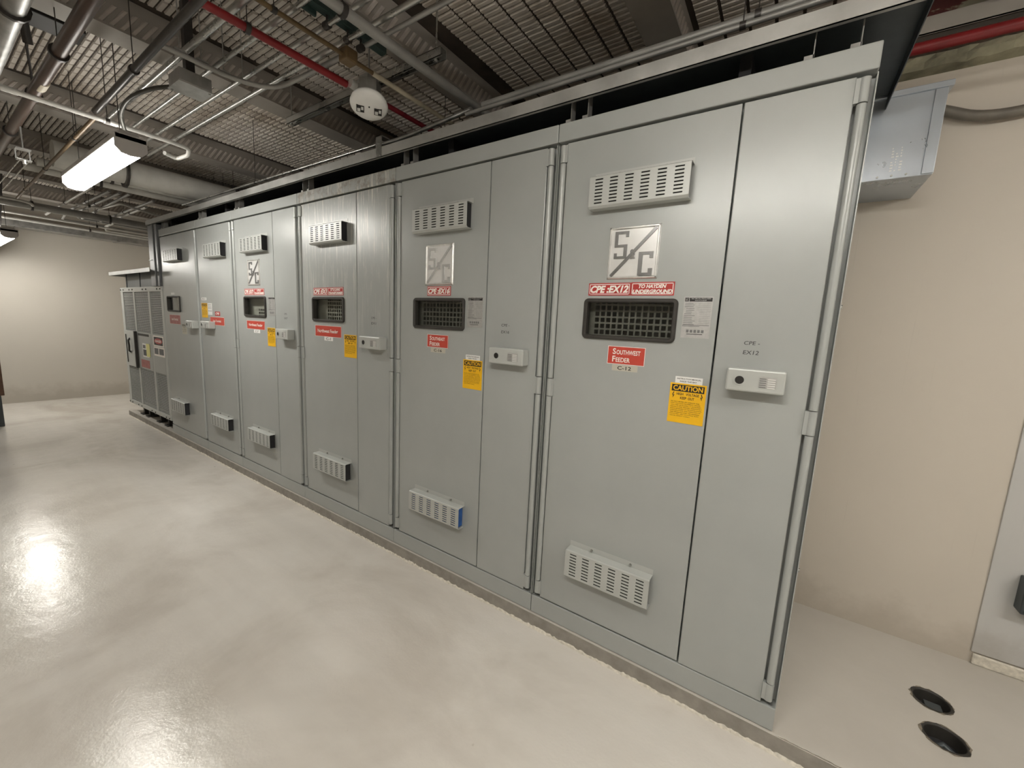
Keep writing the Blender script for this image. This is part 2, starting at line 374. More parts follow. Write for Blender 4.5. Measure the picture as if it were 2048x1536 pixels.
# ceiling: backing slab and rows of hanging tabs
m = MB(); m.box((XL, YF, ZC), (XR, YB, ZC + .1)); m.build('ceiling', M['deckback'])['kind'] = 'structure'
BEAMS = [(-.725, .17), (-1.975, .13), (-3.20, .17), (-4.83, .17), (-6.2, .17), (-7.5, .17), (-8.8, .17), (.62, .17), (1.9, .17), (3.1, .17)]
def in_beam(x0, x1):
    for xr, wd in BEAMS:
        if x1 > xr - wd + .0 and x0 < xr: return True
    return False
m = MB(); px, py = .1165, .0355
nx = int((XR - XL) / px); ny = int((YB - YF) / py)
vs = []; fs = []
for i in range(nx):
    x0 = XL + .02 + i * px; x1 = x0 + px - .014
    if in_beam(x0, x1): continue
    for j in range(ny):
        y0 = YF + j * py; y1 = y0 + py - .0085
        jit = random.uniform(-.0015, .0015); z0 = ZC - .011 + jit; b = len(vs)
        e = .003
        vs += [(x0, y0, ZC), (x1, y0, ZC), (x1, y1, ZC), (x0, y1, ZC), (x0 + e, y0 + e, z0), (x1 - e, y0 + e, z0), (x1 - e, y1 - e, z0 + .002), (x0 + e, y1 - e, z0 + .002)]
        fs += [(b + 4, b + 7, b + 6, b + 5), (b, b + 1, b + 5, b + 4), (b + 1, b + 2, b + 6, b + 5), (b + 2, b + 3, b + 7, b + 6), (b + 3, b, b + 4, b + 7)]
m.add(vs, fs); o = m.build('ceiling', M['deck']); tag(o, 'rows of painted metal deck tabs on the ceiling', kind='structure')
k = 9
for xr, wd in BEAMS:
    m = MB(); zb = 2.92
    m.box((xr - wd, YF, zb), (xr, .93, zb + .012)); m.box((xr - wd + .012, YF, zb + .012), (xr - .012, .93, ZC - .004))
    # shadow stripes built as pale slanted ribs on the side faces
    yy = YF
    while yy < .9:
        for sx, o0 in ((xr - .012, .006), (xr - wd + .012, -.006)):
            m.add([(sx, yy, zb + .014), (sx, yy + .022, zb + .014), (sx, yy + .085, zb + .115), (sx, yy + .063, zb + .115),
                   (sx + o0, yy + .003, zb + .014), (sx + o0, yy + .019, zb + .014), (sx + o0, yy + .080, zb + .11), (sx + o0, yy + .068, zb + .11)],
                  [(4, 5, 6, 7), (0, 1, 5, 4), (1, 2, 6, 5), (2, 3, 7, 6), (3, 0, 4, 7)], 1)
        yy += .042
    o = m.build('trim_%d' % k, [M['beam'], M['beamrib']]); tag(o, kind='structure'); k += 1

# ------------------------------------------------------------------ strip lights
def strip_light(x, y, z, L, k, label, group):
    mA = emis('glowing_lamp_lens', LAMP_COL, LAMP * k); mB = emis('glowing_lens_side', LAMP_COL, LAMP_SIDE * k * (.8 if y < -.95 else 2.4)); mC = emis('added_uplight_glow', LAMP_COL, LAMP * k * (2.2 if y < -.95 else .3))  # mC: extra upward glow, added to brighten the ceiling
    t = empty('strip_light', label, 'ceiling light', (x, y, z), group)
    hw = .068; h = .085; x0, x1 = -L / 2, L / 2
    prof = [(-hw, .075), (-hw, .035), (-hw * .62, .006), (0, 0), (hw * .62, .006), (hw, .035), (hw, .075)]
    m = MB(); c = .022
    for a, b in zip(prof[:-1], prof[1:]):
        m.quad([(x0 + c, a[0], a[1]), (x1 - c, a[0], a[1]), (x1 - c, b[0], b[1]), (x0 + c, b[0], b[1])], 1 if min(a[1], b[1]) > .03 else 0)
    m.build('lamp_lens', [mA, mB], t)
    m = MB()
    n = 44; pr = [(p[0] * 1.012, p[1] - .0012) for p in prof]; q = [pr[0]]
    for a, b in zip(pr[:-1], pr[1:]):
        for u in (.47, .53, 1.0): q.append((a[0] + (b[0] - a[0]) * u, a[1] + (b[1] - a[1]) * u))
    xs = []
    for i in range(n + 1):
        xx = x0 + c + (L - 2 * c) * i / n; xs += [xx - .0028, xx + .0028]
    nq = len(q); vs = [(xx, a[0], a[1]) for xx in xs for a in q]; fs = []
    for i in range(len(xs) - 1):
        for k in range(nq - 1):
            if i % 2 == 0 or k in (4, 13): fs.append((i * nq + k, i * nq + k + 1, (i + 1) * nq + k + 1, (i + 1) * nq + k))
    m.add(vs, fs)
    m.build('lens_ribs', M['rib'], t, solid=.0008)
    m = MB()
    m.box((x0, -hw - .004, .075), (x1, hw + .004, h + .02))
    m.add([(x0 + .03, -hw, h + .02), (x1 - .03, -hw, h + .02), (x1 - .03, hw, h + .02), (x0 + .03, hw, h + .02), (x0 + .03, -.035, h + .05), (x1 - .03, -.035, h + .05), (x1 - .03, .035, h + .05), (x0 + .03, .035, h + .05)],
          [(0, 1, 5, 4), (1, 2, 6, 5), (2, 3, 7, 6), (3, 0, 4, 7), (4, 5, 6, 7)])
    m.build('lamp_housing', M['lampwhite'], t, bevel=.004)
    for i in range(9):
        m = MB(); xx = x0 + .12 + i * (L - .24) / 8; m.box((xx - .05, -.022, h + .0502), (xx + .05, .022, h + .053)); m.build('added_uplight', mC, t)  # added glowing strips on the housing top, aimed at the ceiling
    for s in (-1, 1):
        m = MB(); xa = s * L / 2; xb = s * (L / 2 - c)
        pr = [(p[0] * 1.05, p[1] - .003) for p in prof] + [(hw * 1.05, .105), (-hw * 1.05, .105)]
        n = len(pr); vs = [(xa, p[0] * .96, p[1] * .97 + .003) for p in pr] + [(xb, p[0], p[1]) for p in pr]
        m.add(vs, [tuple(range(n)), tuple(range(n, 2 * n))] + [(i, (i + 1) % n, n + (i + 1) % n, n + i) for i in range(n)])
        m.build('end_cap', M['lampwhite'], t, bevel=.003)
    for s in (-1, 1):
        m = MB(); m.tube([(s * L * .36, 0, h + .045), (s * L * .36, 0, ZC - z)], .0025, 0, 6); m.build('hanger_wire', M['darkpipe'], t)
    return t
GL = 'strip lights hanging under the pipes'
strip_light(*LAMPS[0], 'glowing ribbed strip light hanging nearest the cabinets, with armoured cable at its end', GL)
strip_light(*LAMPS[1], 'glowing strip light by the far wall, cut off by the left edge', GL)
strip_light(*LAMPS[2], 'strip light hanging over the aisle before the southwest feeder cabinet', GL)
strip_light(*LAMPS[3], 'strip light hanging before the bare back wall right of the cabinets', GL)

# ------------------------------------------------------------------ cabinets
def plate(mb, x0, x1, z0, z1, y, mi, t=.0012): mb.box((x0, y - t, z0), (x1, y, z1), mi)

def louver(parent, x0, x1, z0=2.005, z1=2.135, fill='dark', yd=-.05):
    m = MB(); W = x1 - x0; H = z1 - z0
    cols, rows = 6, 8; sw = W * .085; sh = H * .043
    xs = [x0]; flagx = []
    for c in range(cols):
        cx = x0 + W * (.10 + c * .16); xs += [cx - sw / 2, cx + sw / 2]; flagx += [0, 1]
    xs.append(x1); flagx.append(0)
    zs = [z0 + .008]; flagz = []
    for r in range(rows):
        cz = z0 + .008 + (H - .012) * (.10 + r * .115); zs += [cz - sh / 2, cz + sh / 2]; flagz += [0, 1]
    zs.append(z1 - .004); flagz.append(0)
    nX, nZ = len(xs), len(zs)
    vs = [(x, yd, z) for z in zs for x in xs]; fs = []
    for j in range(nZ - 1):
        for i in range(nX - 1):
            if flagx[i] and flagz[j]: continue
            fs.append((j * nX + i, j * nX + i + 1, (j + 1) * nX + i + 1, (j + 1) * nX + i))
    m.add(vs, fs)
    for (ya, za), (yb, zb) in (((0, z1 + .026), (0, z1)), ((-.001, z1), (yd + .006, z1)), ((yd + .006, z1), (yd, z1 - .004)), ((yd, z0 + .008), (yd + .008, z0)), ((yd + .008, z0), (-.001, z0))):
        m.quad([(x0, ya, za), (x1, ya, za), (x1, yb, zb), (x0, yb, zb)])
    m.quad([(x0 - .001, -.001, z0), (x0 - .001, yd + .008, z0), (x0 - .001, yd, z0 + .008), (x0 - .001, yd, z1 - .004), (x0 - .001, -.001, z1)])
    o = m.build('ventilation_louver', M['paint_vent'], parent, solid=.002)
    m = MB(); m.box((x0 + .006, yd + .006, z0 + .006), (x1 - .012, -.002, z1 - .004)); m.build('filter_pad', M[fill], o)
    for f in (.28, .75):
        m = MB(); xx = x0 + W * f; m.tube([(xx, -.001, z1 + .012), (xx, -.009, z1 + .012)], .006, 0, 8); m.build('screw', M['chrome'], o)
    return o

def viewing_window(parent, x0, x1, z0, z1):
    m = MB(); w_ = .017; R = .02
    def rr(xa, xb, za, zb, r, n=5):
        pts = []
        for cx, cz, a0 in ((xb - r, zb - r, 0), (xa + r, zb - r, 90), (xa + r, za + r, 180), (xb - r, za + r, 270)):
            for k in range(n + 1):
                a = math.radians(a0 + 90 * k / n); pts.append((cx + r * math.cos(a), cz + r * math.sin(a)))
        return pts
    A = rr(x0, x1, z0, z1, R); B = rr(x0 + .004, x1 - .004, z0 + .004, z1 - .004, R - .004); C_ = rr(x0 + w_ - .004, x1 - w_ + .004, z0 + w_ - .004, z1 - w_ + .004, R * .5); D = rr(x0 + w_, x1 - w_, z0 + w_, z1 - w_, R * .35)
    rings = [(A, .0), (A, -.008), (B, -.013), (C_, -.013), (D, -.008), (D, .025)]
    n = len(A); vs = [(p[0], y, p[1]) for ring, y in rings for p in ring]; fs = []
    for r in range(len(rings) - 1):
        for k in range(n): fs.append((r * n + k, r * n + (k + 1) % n, (r + 1) * n + (k + 1) % n, (r + 1) * n + k))
    m.add(vs, fs, 0, False); o = m.build('window_frame', M['rubber'], parent)
    m = MB(); m.box((x0 + w_ - .004, .012, z0 + w_ - .004), (x1 - w_ + .004, .016, z1 - w_ + .004)); m.build('glass_pane', M['glass'], o)
    return o

def inner_screen(parent, x0, x1, z0, z1, gx0, gx1, gz0, gz1, y=.065, p=.0272, hole=.0195, mk='screen'):
    m = MB(); xs = [x0, gx0]; fx = [0]; x = gx0
    while x + p < gx1: xs += [x + hole, x + p]; fx += [1, 0]; x += p
    xs.append(x1); fx.append(0)
    zs = [z0, gz0]; fz = [0]; z = gz0
    while z + p < gz1: zs += [z + hole, z + p]; fz += [1, 0]; z += p
    zs.append(max(z1, z + .002)); fz.append(0)
    nX = len(xs); vs = [(a, y, b) for b in zs for a in xs]; fs = []
    for j in range(len(zs) - 1):
        for i in range(nX - 1):
            if fx[i] and fz[j]: continue
            fs.append((j * nX + i, j * nX + i + 1, (j + 1) * nX + i + 1, (j + 1) * nX + i))
    m.add(vs, fs)
    return m.build('inner_screen', M[mk], parent, solid=.0012)

def logo_plate(parent, x0, x1, z0, z1, dark):
    m = MB(); e = .012
    # mats 0 face 1 rim 2 strokes
    plate(m, x0, x1, z0, z1, 0, 0, .003)
    for a in ((x0, x1, z0, z0 + e), (x0, x1, z1 - e, z1), (x0, x0 + e, z0, z1), (x1 - e, x1, z0, z1)):
        m.add([(a[0], -.003, a[2]), (a[1], -.003, a[2]), (a[1], -.003, a[3]), (a[0], -.003, a[3])] + [(a[0] + .004, -.009, a[2] + .004), (a[1] - .004, -.009, a[2] + .004), (a[1] - .004, -.009, a[3] - .004), (a[0] + .004, -.009, a[3] - .004)],
              [(4, 5, 6, 7), (0, 1, 5, 4), (1, 2, 6, 5), (2, 3, 7, 6), (3, 0, 4, 7)], 1)
    W = x1 - x0; H = z1 - z0
    X = lambda u: x0 + W * u
    Z = lambda u: z0 + H * u
    def bar(u0, u1, v0, v1): m.box((X(u0), -.007, Z(v0)), (X(u1), -.003, Z(v1)), 2)
    # S upper-left
    bar(.12, .40, .86, .91); bar(.34, .40, .80, .86); bar(.12, .19, .66, .86); bar(.12, .38, .615, .66); bar(.31, .38, .44, .615); bar(.12, .38, .395, .44); bar(.12, .18, .44, .50)
    # C lower-right
    bar(.62, .90, .45, .50); bar(.83, .90, .38, .45); bar(.62, .70, .11, .45); bar(.62, .90, .06, .11); bar(.82, .90, .11, .19)
    # diagonal
    t = .021 * W
    m.add([(X(.08) - t, -.007, Z(.06) + t), (X(.08) + t, -.007, Z(.06) - t), (X(.92) + t, -.007, Z(.94) - t), (X(.92) - t, -.007, Z(.94) + t),
           (X(.08) - t, -.003, Z(.06) + t), (X(.08) + t, -.003, Z(.06) - t), (X(.92) + t, -.003, Z(.94) - t), (X(.92) - t, -.003, Z(.94) + t)],
          [(0, 1, 2, 3), (0, 1, 5, 4), (1, 2, 6, 5), (2, 3, 7, 6), (3, 0, 4, 7)], 2)
    text(m, '&', X(.43), X(.56), Z(.38), Z(.56), -.0075, 2, .02)
    return m.build('logo_plate', [M['alu'], M['aluchrome'], M['aludark'] if dark else M['foil']], parent)

def red_sign(parent, x0, x1, z0, z1, lines, border=True, shear=.25):
    m = MB(); plate(m, x0, x1, z0, z1, 0, 0, .0015); e = .0045; b = .003
    if border:
        a0, a1, c0, c1 = x0 + e, x1 - e, z0 + e, z1 - e
        for q in ((a0, a1, c0, c0 + b), (a0, a1, c1 - b, c1), (a0, a0 + b, c0, c1), (a1 - b, a1, c0, c1)): m.box((q[0], -.0019, q[2]), (q[1], -.0015, q[3]), 1)
    for s, u0, u1, v0, v1 in lines:
        text(m, s, x0 + (x1 - x0) * u0, x0 + (x1 - x0) * u1, z0 + (z1 - z0) * v0, z0 + (z1 - z0) * v1, -.002, 1, .045, shear)
    return m.build('bay_number_sign', [M['red'], M['whitesign']], parent)

def feeder_sign(parent, x0, x1, z0, z1, lines, mk='red2', smallcaps=False):
    m = MB(); plate(m, x0, x1, z0, z1, 0, 0, .002)
    e = .0022
    for q in ((x0, x1, z0, z0 + e), (x0, x1, z1 - e, z1), (x0, x0 + e, z0, z1), (x1 - e, x1, z0, z1)): m.box((q[0], -.0023, q[2]), (q[1], -.002, q[3]), 1)
    for ln in lines:
        s, u0, u1, v0, v1 = ln[:5]
        X0 = x0 + (x1 - x0) * u0; X1 = x0 + (x1 - x0) * u1; Z0 = z0 + (z1 - z0) * v0; Z1 = z0 + (z1 - z0) * v1
        if smallcaps:
            c = (X1 - X0) / (len(s) + .35) * 1.3
            text(m, s[0], X0, X0 + c * .85, Z0, Z1, -.0026, 1, .02); text(m, s[1:], X0 + c, X1, Z0, Z0 + (Z1 - Z0) * .76, -.0026, 1, .02)
        else: text(m, s, X0, X1, Z0, Z1, -.0026, 1, .015)
    return m.build('feeder_sign', [M[mk], M['whitesign']], parent)

def small_tag(parent, x0, x1, z0, z1, s, mk='tape'):
    m = MB(); plate(m, x0, x1, z0, z1, 0, 0, .001)
    W = x1 - x0; H = z1 - z0
    text(m, s, x0 + W * .22, x1 - W * .24, z0 + H * .18, z1 - H * .2, -.0014, 1, .015)
    return m.build('number_tag', [M[mk], M['black']], parent)

CBODY = ['DO NOT ENTER OR OPERATE THIS', 'HIGH-VOLTAGE EQUIPMENT UNLESS', 'YOU ARE QUALIFIED. A QUALIFIED', 'PERSON IS ONE TRAINED, ADEQUATELY', 'KNOWLEDGEABLE OF THE INSTALLATION,', 'CONSTRUCTION, AND OPERATION OF', 'THE APPARATUS AND THE HAZARDS', 'INVOLVED. (SEE NATIONAL ELEC-', 'TRICAL SAFETY CODE.)']
def caution(parent, x0, x1, z0, z1, manual=True, mk='yellow'):
    m = MB(); plate(m, x0, x1, z0, z1, -.0002, 0, .0015); W = x1 - x0; H = z1 - z0
    X = lambda u: x0 + W * u
    Z = lambda u: z0 + H * u
    plate(m, X(.05), X(.95), Z(.795), Z(.965), -.0017, 1, .0003)
    text(m, 'CAUTION', X(.09), X(.91), Z(.82), Z(.945), -.0024, 0, .025)
    text(m, 'HIGH   VOLTAGE', X(.2), X(.82), Z(.70), Z(.765), -.0021, 1, .02)
    text(m, 'KEEP  OUT', X(.31), X(.70), Z(.60), Z(.665), -.0021, 1, .02)
    for s, u in ((1, .11), (-1, .89)):
        pts = [(.0, .0), (.035, -.09), (.0, -.075), (.012, -.165), (-.03, -.07), (.008, -.08), (-.02, .0)]
        m.add([(X(u + s * a * -1.1), -.0021, Z(.775 + b)) for a, b in pts], [(0, 1, 2, 5), (2, 3, 4, 5), (0, 5, 6)], 1)
    for i, s in enumerate(CBODY):
        z = .545 - i * .0455; n = len(s); text(m, s, X(.06), X(.06 + .88 * min(1, n / 31.)), Z(z - .024), Z(z), -.0021, 1, .012)
    o = m.build('caution_label', [M[mk], M['black']], parent)
    if manual:
        m = MB(); xa, xb = X(.12), X(.87); plate(m, xa, xb, z1 - .002, z1 + .027, 0, 0, .001); w_ = xb - xa
        text(m, 'INSTRUCTION MANUAL', xa + w_ * .07, xb - w_ * .05, z1 + .0155, z1 + .0215, -.0014, 1, .015)
        text(m, 'INSIDE THIS BAY', xa + w_ * .18, xb - w_ * .2, z1 + .005, z1 + .011, -.0014, 1, .015)
        m.build('manual_label', [M['white'], M['black']], parent)
    return o

def nameplate(parent, x0, x1, z0, z1):
    m = MB(); plate(m, x0, x1, z0, z1, 0, 0, .0012); W = x1 - x0; H = z1 - z0
    X = lambda u: x0 + W * u
    Z = lambda u: z0 + H * u
    def b(u0, u1, v0, v1, mi): m.box((X(u0), -.0015, Z(v0)), (X(u1), -.0012, Z(v1)), mi)
    b(.03, .17, .885, .975, 1); b(.19, .97, .885, .975, 1)
    text(m, 'S&C METAL-ENCLOSED', X(.25), X(.92), Z(.94), Z(.966), -.0018, 0, .01); text(m, 'SWITCHGEAR', X(.38), X(.78), Z(.898), Z(.924), -.0018, 0, .01)
    text(m, 'S/C', X(.05), X(.15), Z(.9), Z(.955), -.0018, 0, .01)
    z = .85
    rr = random.Random(3)
    for i in range(13):
        b(.05 + (.05 if i in (3, 4, 5) else 0), .3 + rr.uniform(0, .15), z - .012, z, 2); b(.52 if i < 3 else .58, .95, z - .02, z - .016, 2); z -= .043
    b(.02, .95, .305, .318, 2); b(.02, .62, .28, .292, 2)
    for i in range(5): b(.18 + i * .13, .27 + i * .13, .13, .2, 2)
    b(.2, .75, .085, .1, 1)
    return m.build('rating_plate', [M['foil'], M['black'], M['foilprint']], parent)

def latch_box(parent, x0, x1, z0=1.306, z1=1.387, lab=True):
    m = MB(); m.box((x0, -.06, z0), (x1, -.0005, z1)); o = m.build('latch_box', M['paint_vent'], parent, bevel=.006)
    W = x1 - x0; cx = x0 + W * .24; cz = (z0 + z1) / 2
    m = MB(); m.tube([(cx, -.0595, cz), (cx, -.0625, cz)], .0175, 0, 20, False); n = 24
    vs = []; 
    for r_ in (.0145, .0185):
        vs += [(cx + r_ * math.cos(2 * math.pi * k / n), -.0628, cz + r_ * math.sin(2 * math.pi * k / n)) for k in range(n)]
    m.add(vs, [(k, (k + 1) % n, n + (k + 1) % n, n + k) for k in range(n)], 0)
    m.add([(cx + .0148 * math.cos(2 * math.pi * k / n), -.0612, cz + .0148 * math.sin(2 * math.pi * k / n)) for k in range(n)], [tuple(range(n))], 1)
    m.build('key_hole', [M['paint_vent'], M['black']], parent)
    if lab:
        m = MB(); a, b = x0 + W * .57, x0 + W * .86; m.box((a, -.0612, z0 + .02), (b, -.0602, z1 - .022), 0)
        for i in range(5):
            zz = z1 - .028 - i * .0075; m.box((a + .002, -.0616, zz - .003), (a + (b - a) * .42, -.0612, zz), 1); m.box((a + (b - a) * .5, -.0616, zz - .004), (b - .003, -.0612, zz), 2)
        m.build('latch_label', [M['foil'], M['foilprint'], M['alu']], parent)
    return o

def hinge(parent, x, side):
    # side +1: door lies to the left of the tube, -1: to the right
    m = MB(); segs = [(.196, 1.172), (1.258, 2.232)]
    for a, b in segs: m.tube([(x, .002, a + .002), (x, .002, b - .002)], .0135, 0, 14)
    for a, b in ((.125, .196), (1.172, 1.258), (2.232, 2.306)):
        m.tube([(x, .002, a + .001), (x, .002, b - .001)], .0145, 0, 14)
        m.box((x - side * .0225, -.0075, a + .001), (x, .010, b - .001), 0)
    return m.build('hinge', M['paint'], parent)

def cabinet(xl, xr, label, cfg):
    g = 'grey switchgear cabinets in one row'
    t = empty('switchgear_cabinet', label, 'electrical cabinet', (xl, 0, 0), g)
    P = M['paint_d'] if cfg.get('streak') else M['paint']
    W = xr - xl
    m = MB(); D = .93; th = .003
    m.box((.001, .03, .004), (th, D, 2.40)); m.box((W - th, .03, .004), (W - .001, D, 2.40)); m.box((.001, D - th, .004), (W - .001, D, 2.40))
    m.box((.001, .03, 2.397), (W - .001, D, 2.40)); m.box((.001, .03, .004), (W - .001, D, .007))
    m.box((th, .046, .1), (.066, .05, 2.33)); m.box((W - .066, .046, .1), (W - th, .05, 2.33))
    m.box((.0015, .006, .105), (.0045, .046, 2.315)); m.box((W - .0045, .0, .105), (W - .0015, .046, 2.315))
    m.box((th, .055, .1), (W - th, .058, 1.40)); m.box((th, .055, 1.70), (W - th, .058, 2.38))
    m.build('cabinet_body', P, t)
    m = MB(); m.box((.0015, -.003, 2.325), (W - .0015, .05, 2.402)); o = m.build('top_fascia', P, t, bevel=.004)
    m = MB(); m.box((.0015, -.001, .002), (W - .0015, .05, .098)); m.build('kick_panel', M['paint'], t, bevel=.003)
    dl = .050 if cfg.get('lh', 1) else .012; dr = W - .052 if cfg.get('rh', 1) else W - .012
    seam = cfg.get('seam')
    if cfg.get('lh', 1): hinge(t, .032, -1)
    if cfg.get('rh', 1): hinge(t, W - .031, 1)
    win = cfg.get('win')
    d1r = (seam - .003) if seam else dr
    m = MB()
    if win: m.ring_plate(dl, d1r, .106, 2.314, win[0] + .012, win[1] - .012, win[2] + .012, win[3] - .012, 0, .026)
    else: m.box((dl, 0, .106), (d1r, .026, 2.314))
    d1 = m.build('door', P, t, bevel=.003)
    d2 = d1
    if seam:
        m = MB(); m.box((seam + .003, -.0008, .104 + cfg.get('drop', 0)), (dr, .026, 2.314)); d2 = m.build('door', P, t, bevel=.003)
    if win:
        viewing_window(d1, *win)
        if cfg.get('grid'): inner_screen(t, win[0] - .1, win[1] + .1, win[2] - .1, win[3] + .1, *cfg['grid'], mk=cfg.get('smk', 'screen'))
        else:
            m = MB(); m.box((win[0] + .06, .07, win[2] - .05), (win[1] - .02, .075, win[3] + .05)); m.build('inner_screen', M['screen'], t)
    for v in cfg.get('vents', []): louver(d1, *v)
    for l in cfg.get('latch', []): latch_box(d2, *l)
    for s in cfg.get('bay', []): red_sign(d1, *s)
    for s in cfg.get('feeder', []): feeder_sign(d1, *s)
    for s in cfg.get('tags', []): small_tag(d1, *s)
    for s in cfg.get('caut', []): caution(d1, *s)
    for s in cfg.get('name', []): nameplate(d1, *s)
    if cfg.get('logo'): logo_plate(d1, *cfg['logo'])
    if cfg.get('pencil'):
        a, x, z, s = cfg['pencil']; m = MB()
        text(m, 'CPE -', x, x + .05 * s, z, z + .0135 * s, -.0012, 0, .005, .1); text(m, a, x, x + .05 * s, z - .035 * s, z - .0205 * s, -.0012, 0, .005, .1)
        m.build('pencil_marks', M['pencil'], d2)
    return t, d1, d2

X = [-6.285, -5.2204, -4.4087, -3.2913, -2.186, -1.0926, 0.0]
def rel(xl, a): return tuple((v - xl) if i < 2 else v for i, v in enumerate(a))
CPEL = lambda n: [('CPE :' + n, .05, .95, .2, .8)]
# southwest (F)
xl = X[5]
tF, _, _ = cabinet(X[5], X[6], 'nearest grey cabinet, red SOUTHWEST FEEDER sign, shiny logo plate and bay number EX12', dict(
    seam=-.360 - xl, win=rel(xl, (-.908, -.507, 1.461, 1.637)), grid=(-.88 - xl, -.45 - xl, 1.455, 1.655),
    vents=[rel(xl, (-.90, -.502, 2.007, 2.135)), rel(xl, (-.891, -.496, .312, .452))],
    latch=[rel(xl, (-.303, -.1215))], logo=(*rel(xl, (-.813, -.601, 1.718, 1.932)), True),
    bay=[(*rel(xl, (-.893, -.704, 1.650, 1.703)), CPEL('EX12')), (*rel(xl, (-.703, -.528, 1.650, 1.704)), [('TO HAYDEN', .18, .82, .54, .84), ('UNDERGROUND', .05, .96, .15, .45)])],
    feeder=[(*rel(xl, (-.781, -.618, 1.356, 1.434)), [('SOUTHWEST', .14, .88, .55, .88), ('FEEDER', .14, .62, .13, .46)], 'red2', True)],
    tags=[rel(xl, (-.757, -.645, 1.328, 1.354)) + ('C-12',)], caut=[rel(xl, (-.505, -.370, 1.143, 1.304))],
    name=[rel(xl, (-.487, -.383, 1.486, 1.645))], pencil=('EX12', -.264 - xl, 1.472, 1.0), drop=-.002))
for zz, yy in ((1.62, .12), (.62, .12), (.33, .14)):
    m = MB(); m.tube([(-xl, yy, zz), (-xl + .012, yy, zz)], .008, 0, 6); m.build('side_bolt', M['conduit'], tF)
# southeast (E)
xl = X[4]
cabinet(X[4], X[5], 'second grey cabinet from the right, red SOUTHEAST FEEDER sign and bay number EX16', dict(
    seam=-1.468 - xl, win=rel(xl, (-2.014, -1.612, 1.459, 1.637)), grid=(-2.0 - xl, -1.60 - xl, 1.455, 1.655),
    vents=[rel(xl, (-1.985, -1.578, 1.997, 2.127)), rel(xl, (-1.985, -1.573, .318, .445)) + ('blue',)],
    latch=[rel(xl, (-1.395, -1.186))], logo=(*rel(xl, (-1.919, -1.705, 1.710, 1.935)), False),
    bay=[(*rel(xl, (-1.905, -1.721, 1.650, 1.703)), CPEL('EX16'))],
    feeder=[(*rel(xl, (-1.898, -1.731, 1.353, 1.428)), [('SOUTHEAST', .13, .85, .55, .88), ('FEEDER', .13, .62, .13, .46)], 'red2', True)],
    tags=[rel(xl, (-1.868, -1.751, 1.324, 1.350)) + ('C-16',)], caut=[rel(xl, (-1.613, -1.479, 1.142, 1.303))],
    name=[rel(xl, (-1.595, -1.490, 1.481, 1.643))], pencil=('EX16', -1.363 - xl, 1.494, 1.0)))
# northwest (D)
xl = X[3]
cabinet(X[3], X[4], 'grey cabinet with white run-down streaks, red Northwest Feeder sign and bay number EX1', dict(
    streak=1, seam=-2.573 - xl, win=rel(xl, (-3.108, -2.714, 1.464, 1.642)), grid=(-3.02 - xl, -2.72 - xl, 1.455, 1.655), smk='screenlight',
    vents=[rel(xl, (-3.058, -2.665, 2.008, 2.134)), rel(xl, (-3.07, -2.652, .322, .452))],
    latch=[rel(xl, (-2.473, -2.262))],
    bay=[(*rel(xl, (-3.098, -2.914, 1.654, 1.709)), CPEL('EX1')), (*rel(xl, (-2.912, -2.724, 1.654, 1.710)), [('UT & LANG', .18, .8, .54, .84), ('TRANSFORMER', .06, .94, .15, .45)])],
    feeder=[(*rel(xl, (-3.083, -2.754, 1.355, 1.436)), [('Northwest Feeder', .1, .88, .36, .68)])],
    tags=[rel(xl, (-2.967, -2.859, 1.327, 1.356)) + ('C-1', 'white')], caut=[rel(xl, (-2.72, -2.580, 1.225, 1.383)) + (False,)],
    pencil=('EX1', -2.42 - xl, 1.50, 1.0)))
# northeast (C)
xl = X[2]
cabinet(X[2], X[3], 'grey cabinet with red Northeast Feeder sign, logo plate and bay number EX7', dict(
    seam=-3.675 - xl, win=rel(xl, (-4.213, -3.820, 1.468, 1.647)), grid=(-4.10 - xl, -3.85 - xl, 1.470, 1.565), smk='screenlight',
    vents=[rel(xl, (-4.155, -3.757, 2.014, 2.134)), rel(xl, (-4.157, -3.748, .334, .455))],
    latch=[rel(xl, (-3.565, -3.377))], logo=(*rel(xl, (-4.122, -3.908, 1.742, 1.958)), True),
    bay=[(*rel(xl, (-4.207, -4.030, 1.658, 1.713)), CPEL('EX7')), (*rel(xl, (-4.028, -3.848, 1.658, 1.713)), [('UTILS', .3, .7, .54, .84), ('TRANSFORMER', .06, .94, .15, .45)])],
    feeder=[(*rel(xl, (-4.186, -3.858, 1.361, 1.436)), [('Northeast Feeder', .12, .88, .36, .68)])],
    tags=[rel(xl, (-4.06, -3.95, 1.330, 1.358)) + ('C-7', 'white')], caut=[rel(xl, (-3.814, -3.687, 1.230, 1.385)) + (False,)],
    name=[rel(xl, (-3.785, -3.672, 1.490, 1.642))], pencil=('EX7', -3.53 - xl, 1.50, 1.0)))
# B
xl = X[1]
tB, dB, _ = cabinet(X[1], X[2], 'narrow grey cabinet with one door, yellow and white labels above its latch box', dict(
    lh=0, vents=[rel(xl, (-4.932, -4.540, 2.010, 2.135)), rel(xl, (-4.972, -4.565, .334, .455))],
    latch=[rel(xl, (-5.075, -4.865, 1.328, 1.398))],
    feeder=[(*rel(xl, (-4.980, -4.655, 1.365, 1.446)), [('Line Terminal', .22, .78, .38, .66)])],
    tags=[rel(xl, (-5.166, -5.050, 1.609, 1.636)) + ('E-1', 'white')], caut=[rel(xl, (-5.176, -5.035, 1.434, 1.58)) + (False,)]))
m = MB(); plate(m, -5.026 - xl, -4.925 - xl, 1.463, 1.580, 0, 0); plate(m, -5.02 - xl, -4.93 - xl, 1.50, 1.505, -.0012, 1, .0003)
for i in range(4): plate(m, -5.02 - xl, -4.94 - xl, 1.565 - i * .014, 1.569 - i * .014, -.0012, 1, .0003)
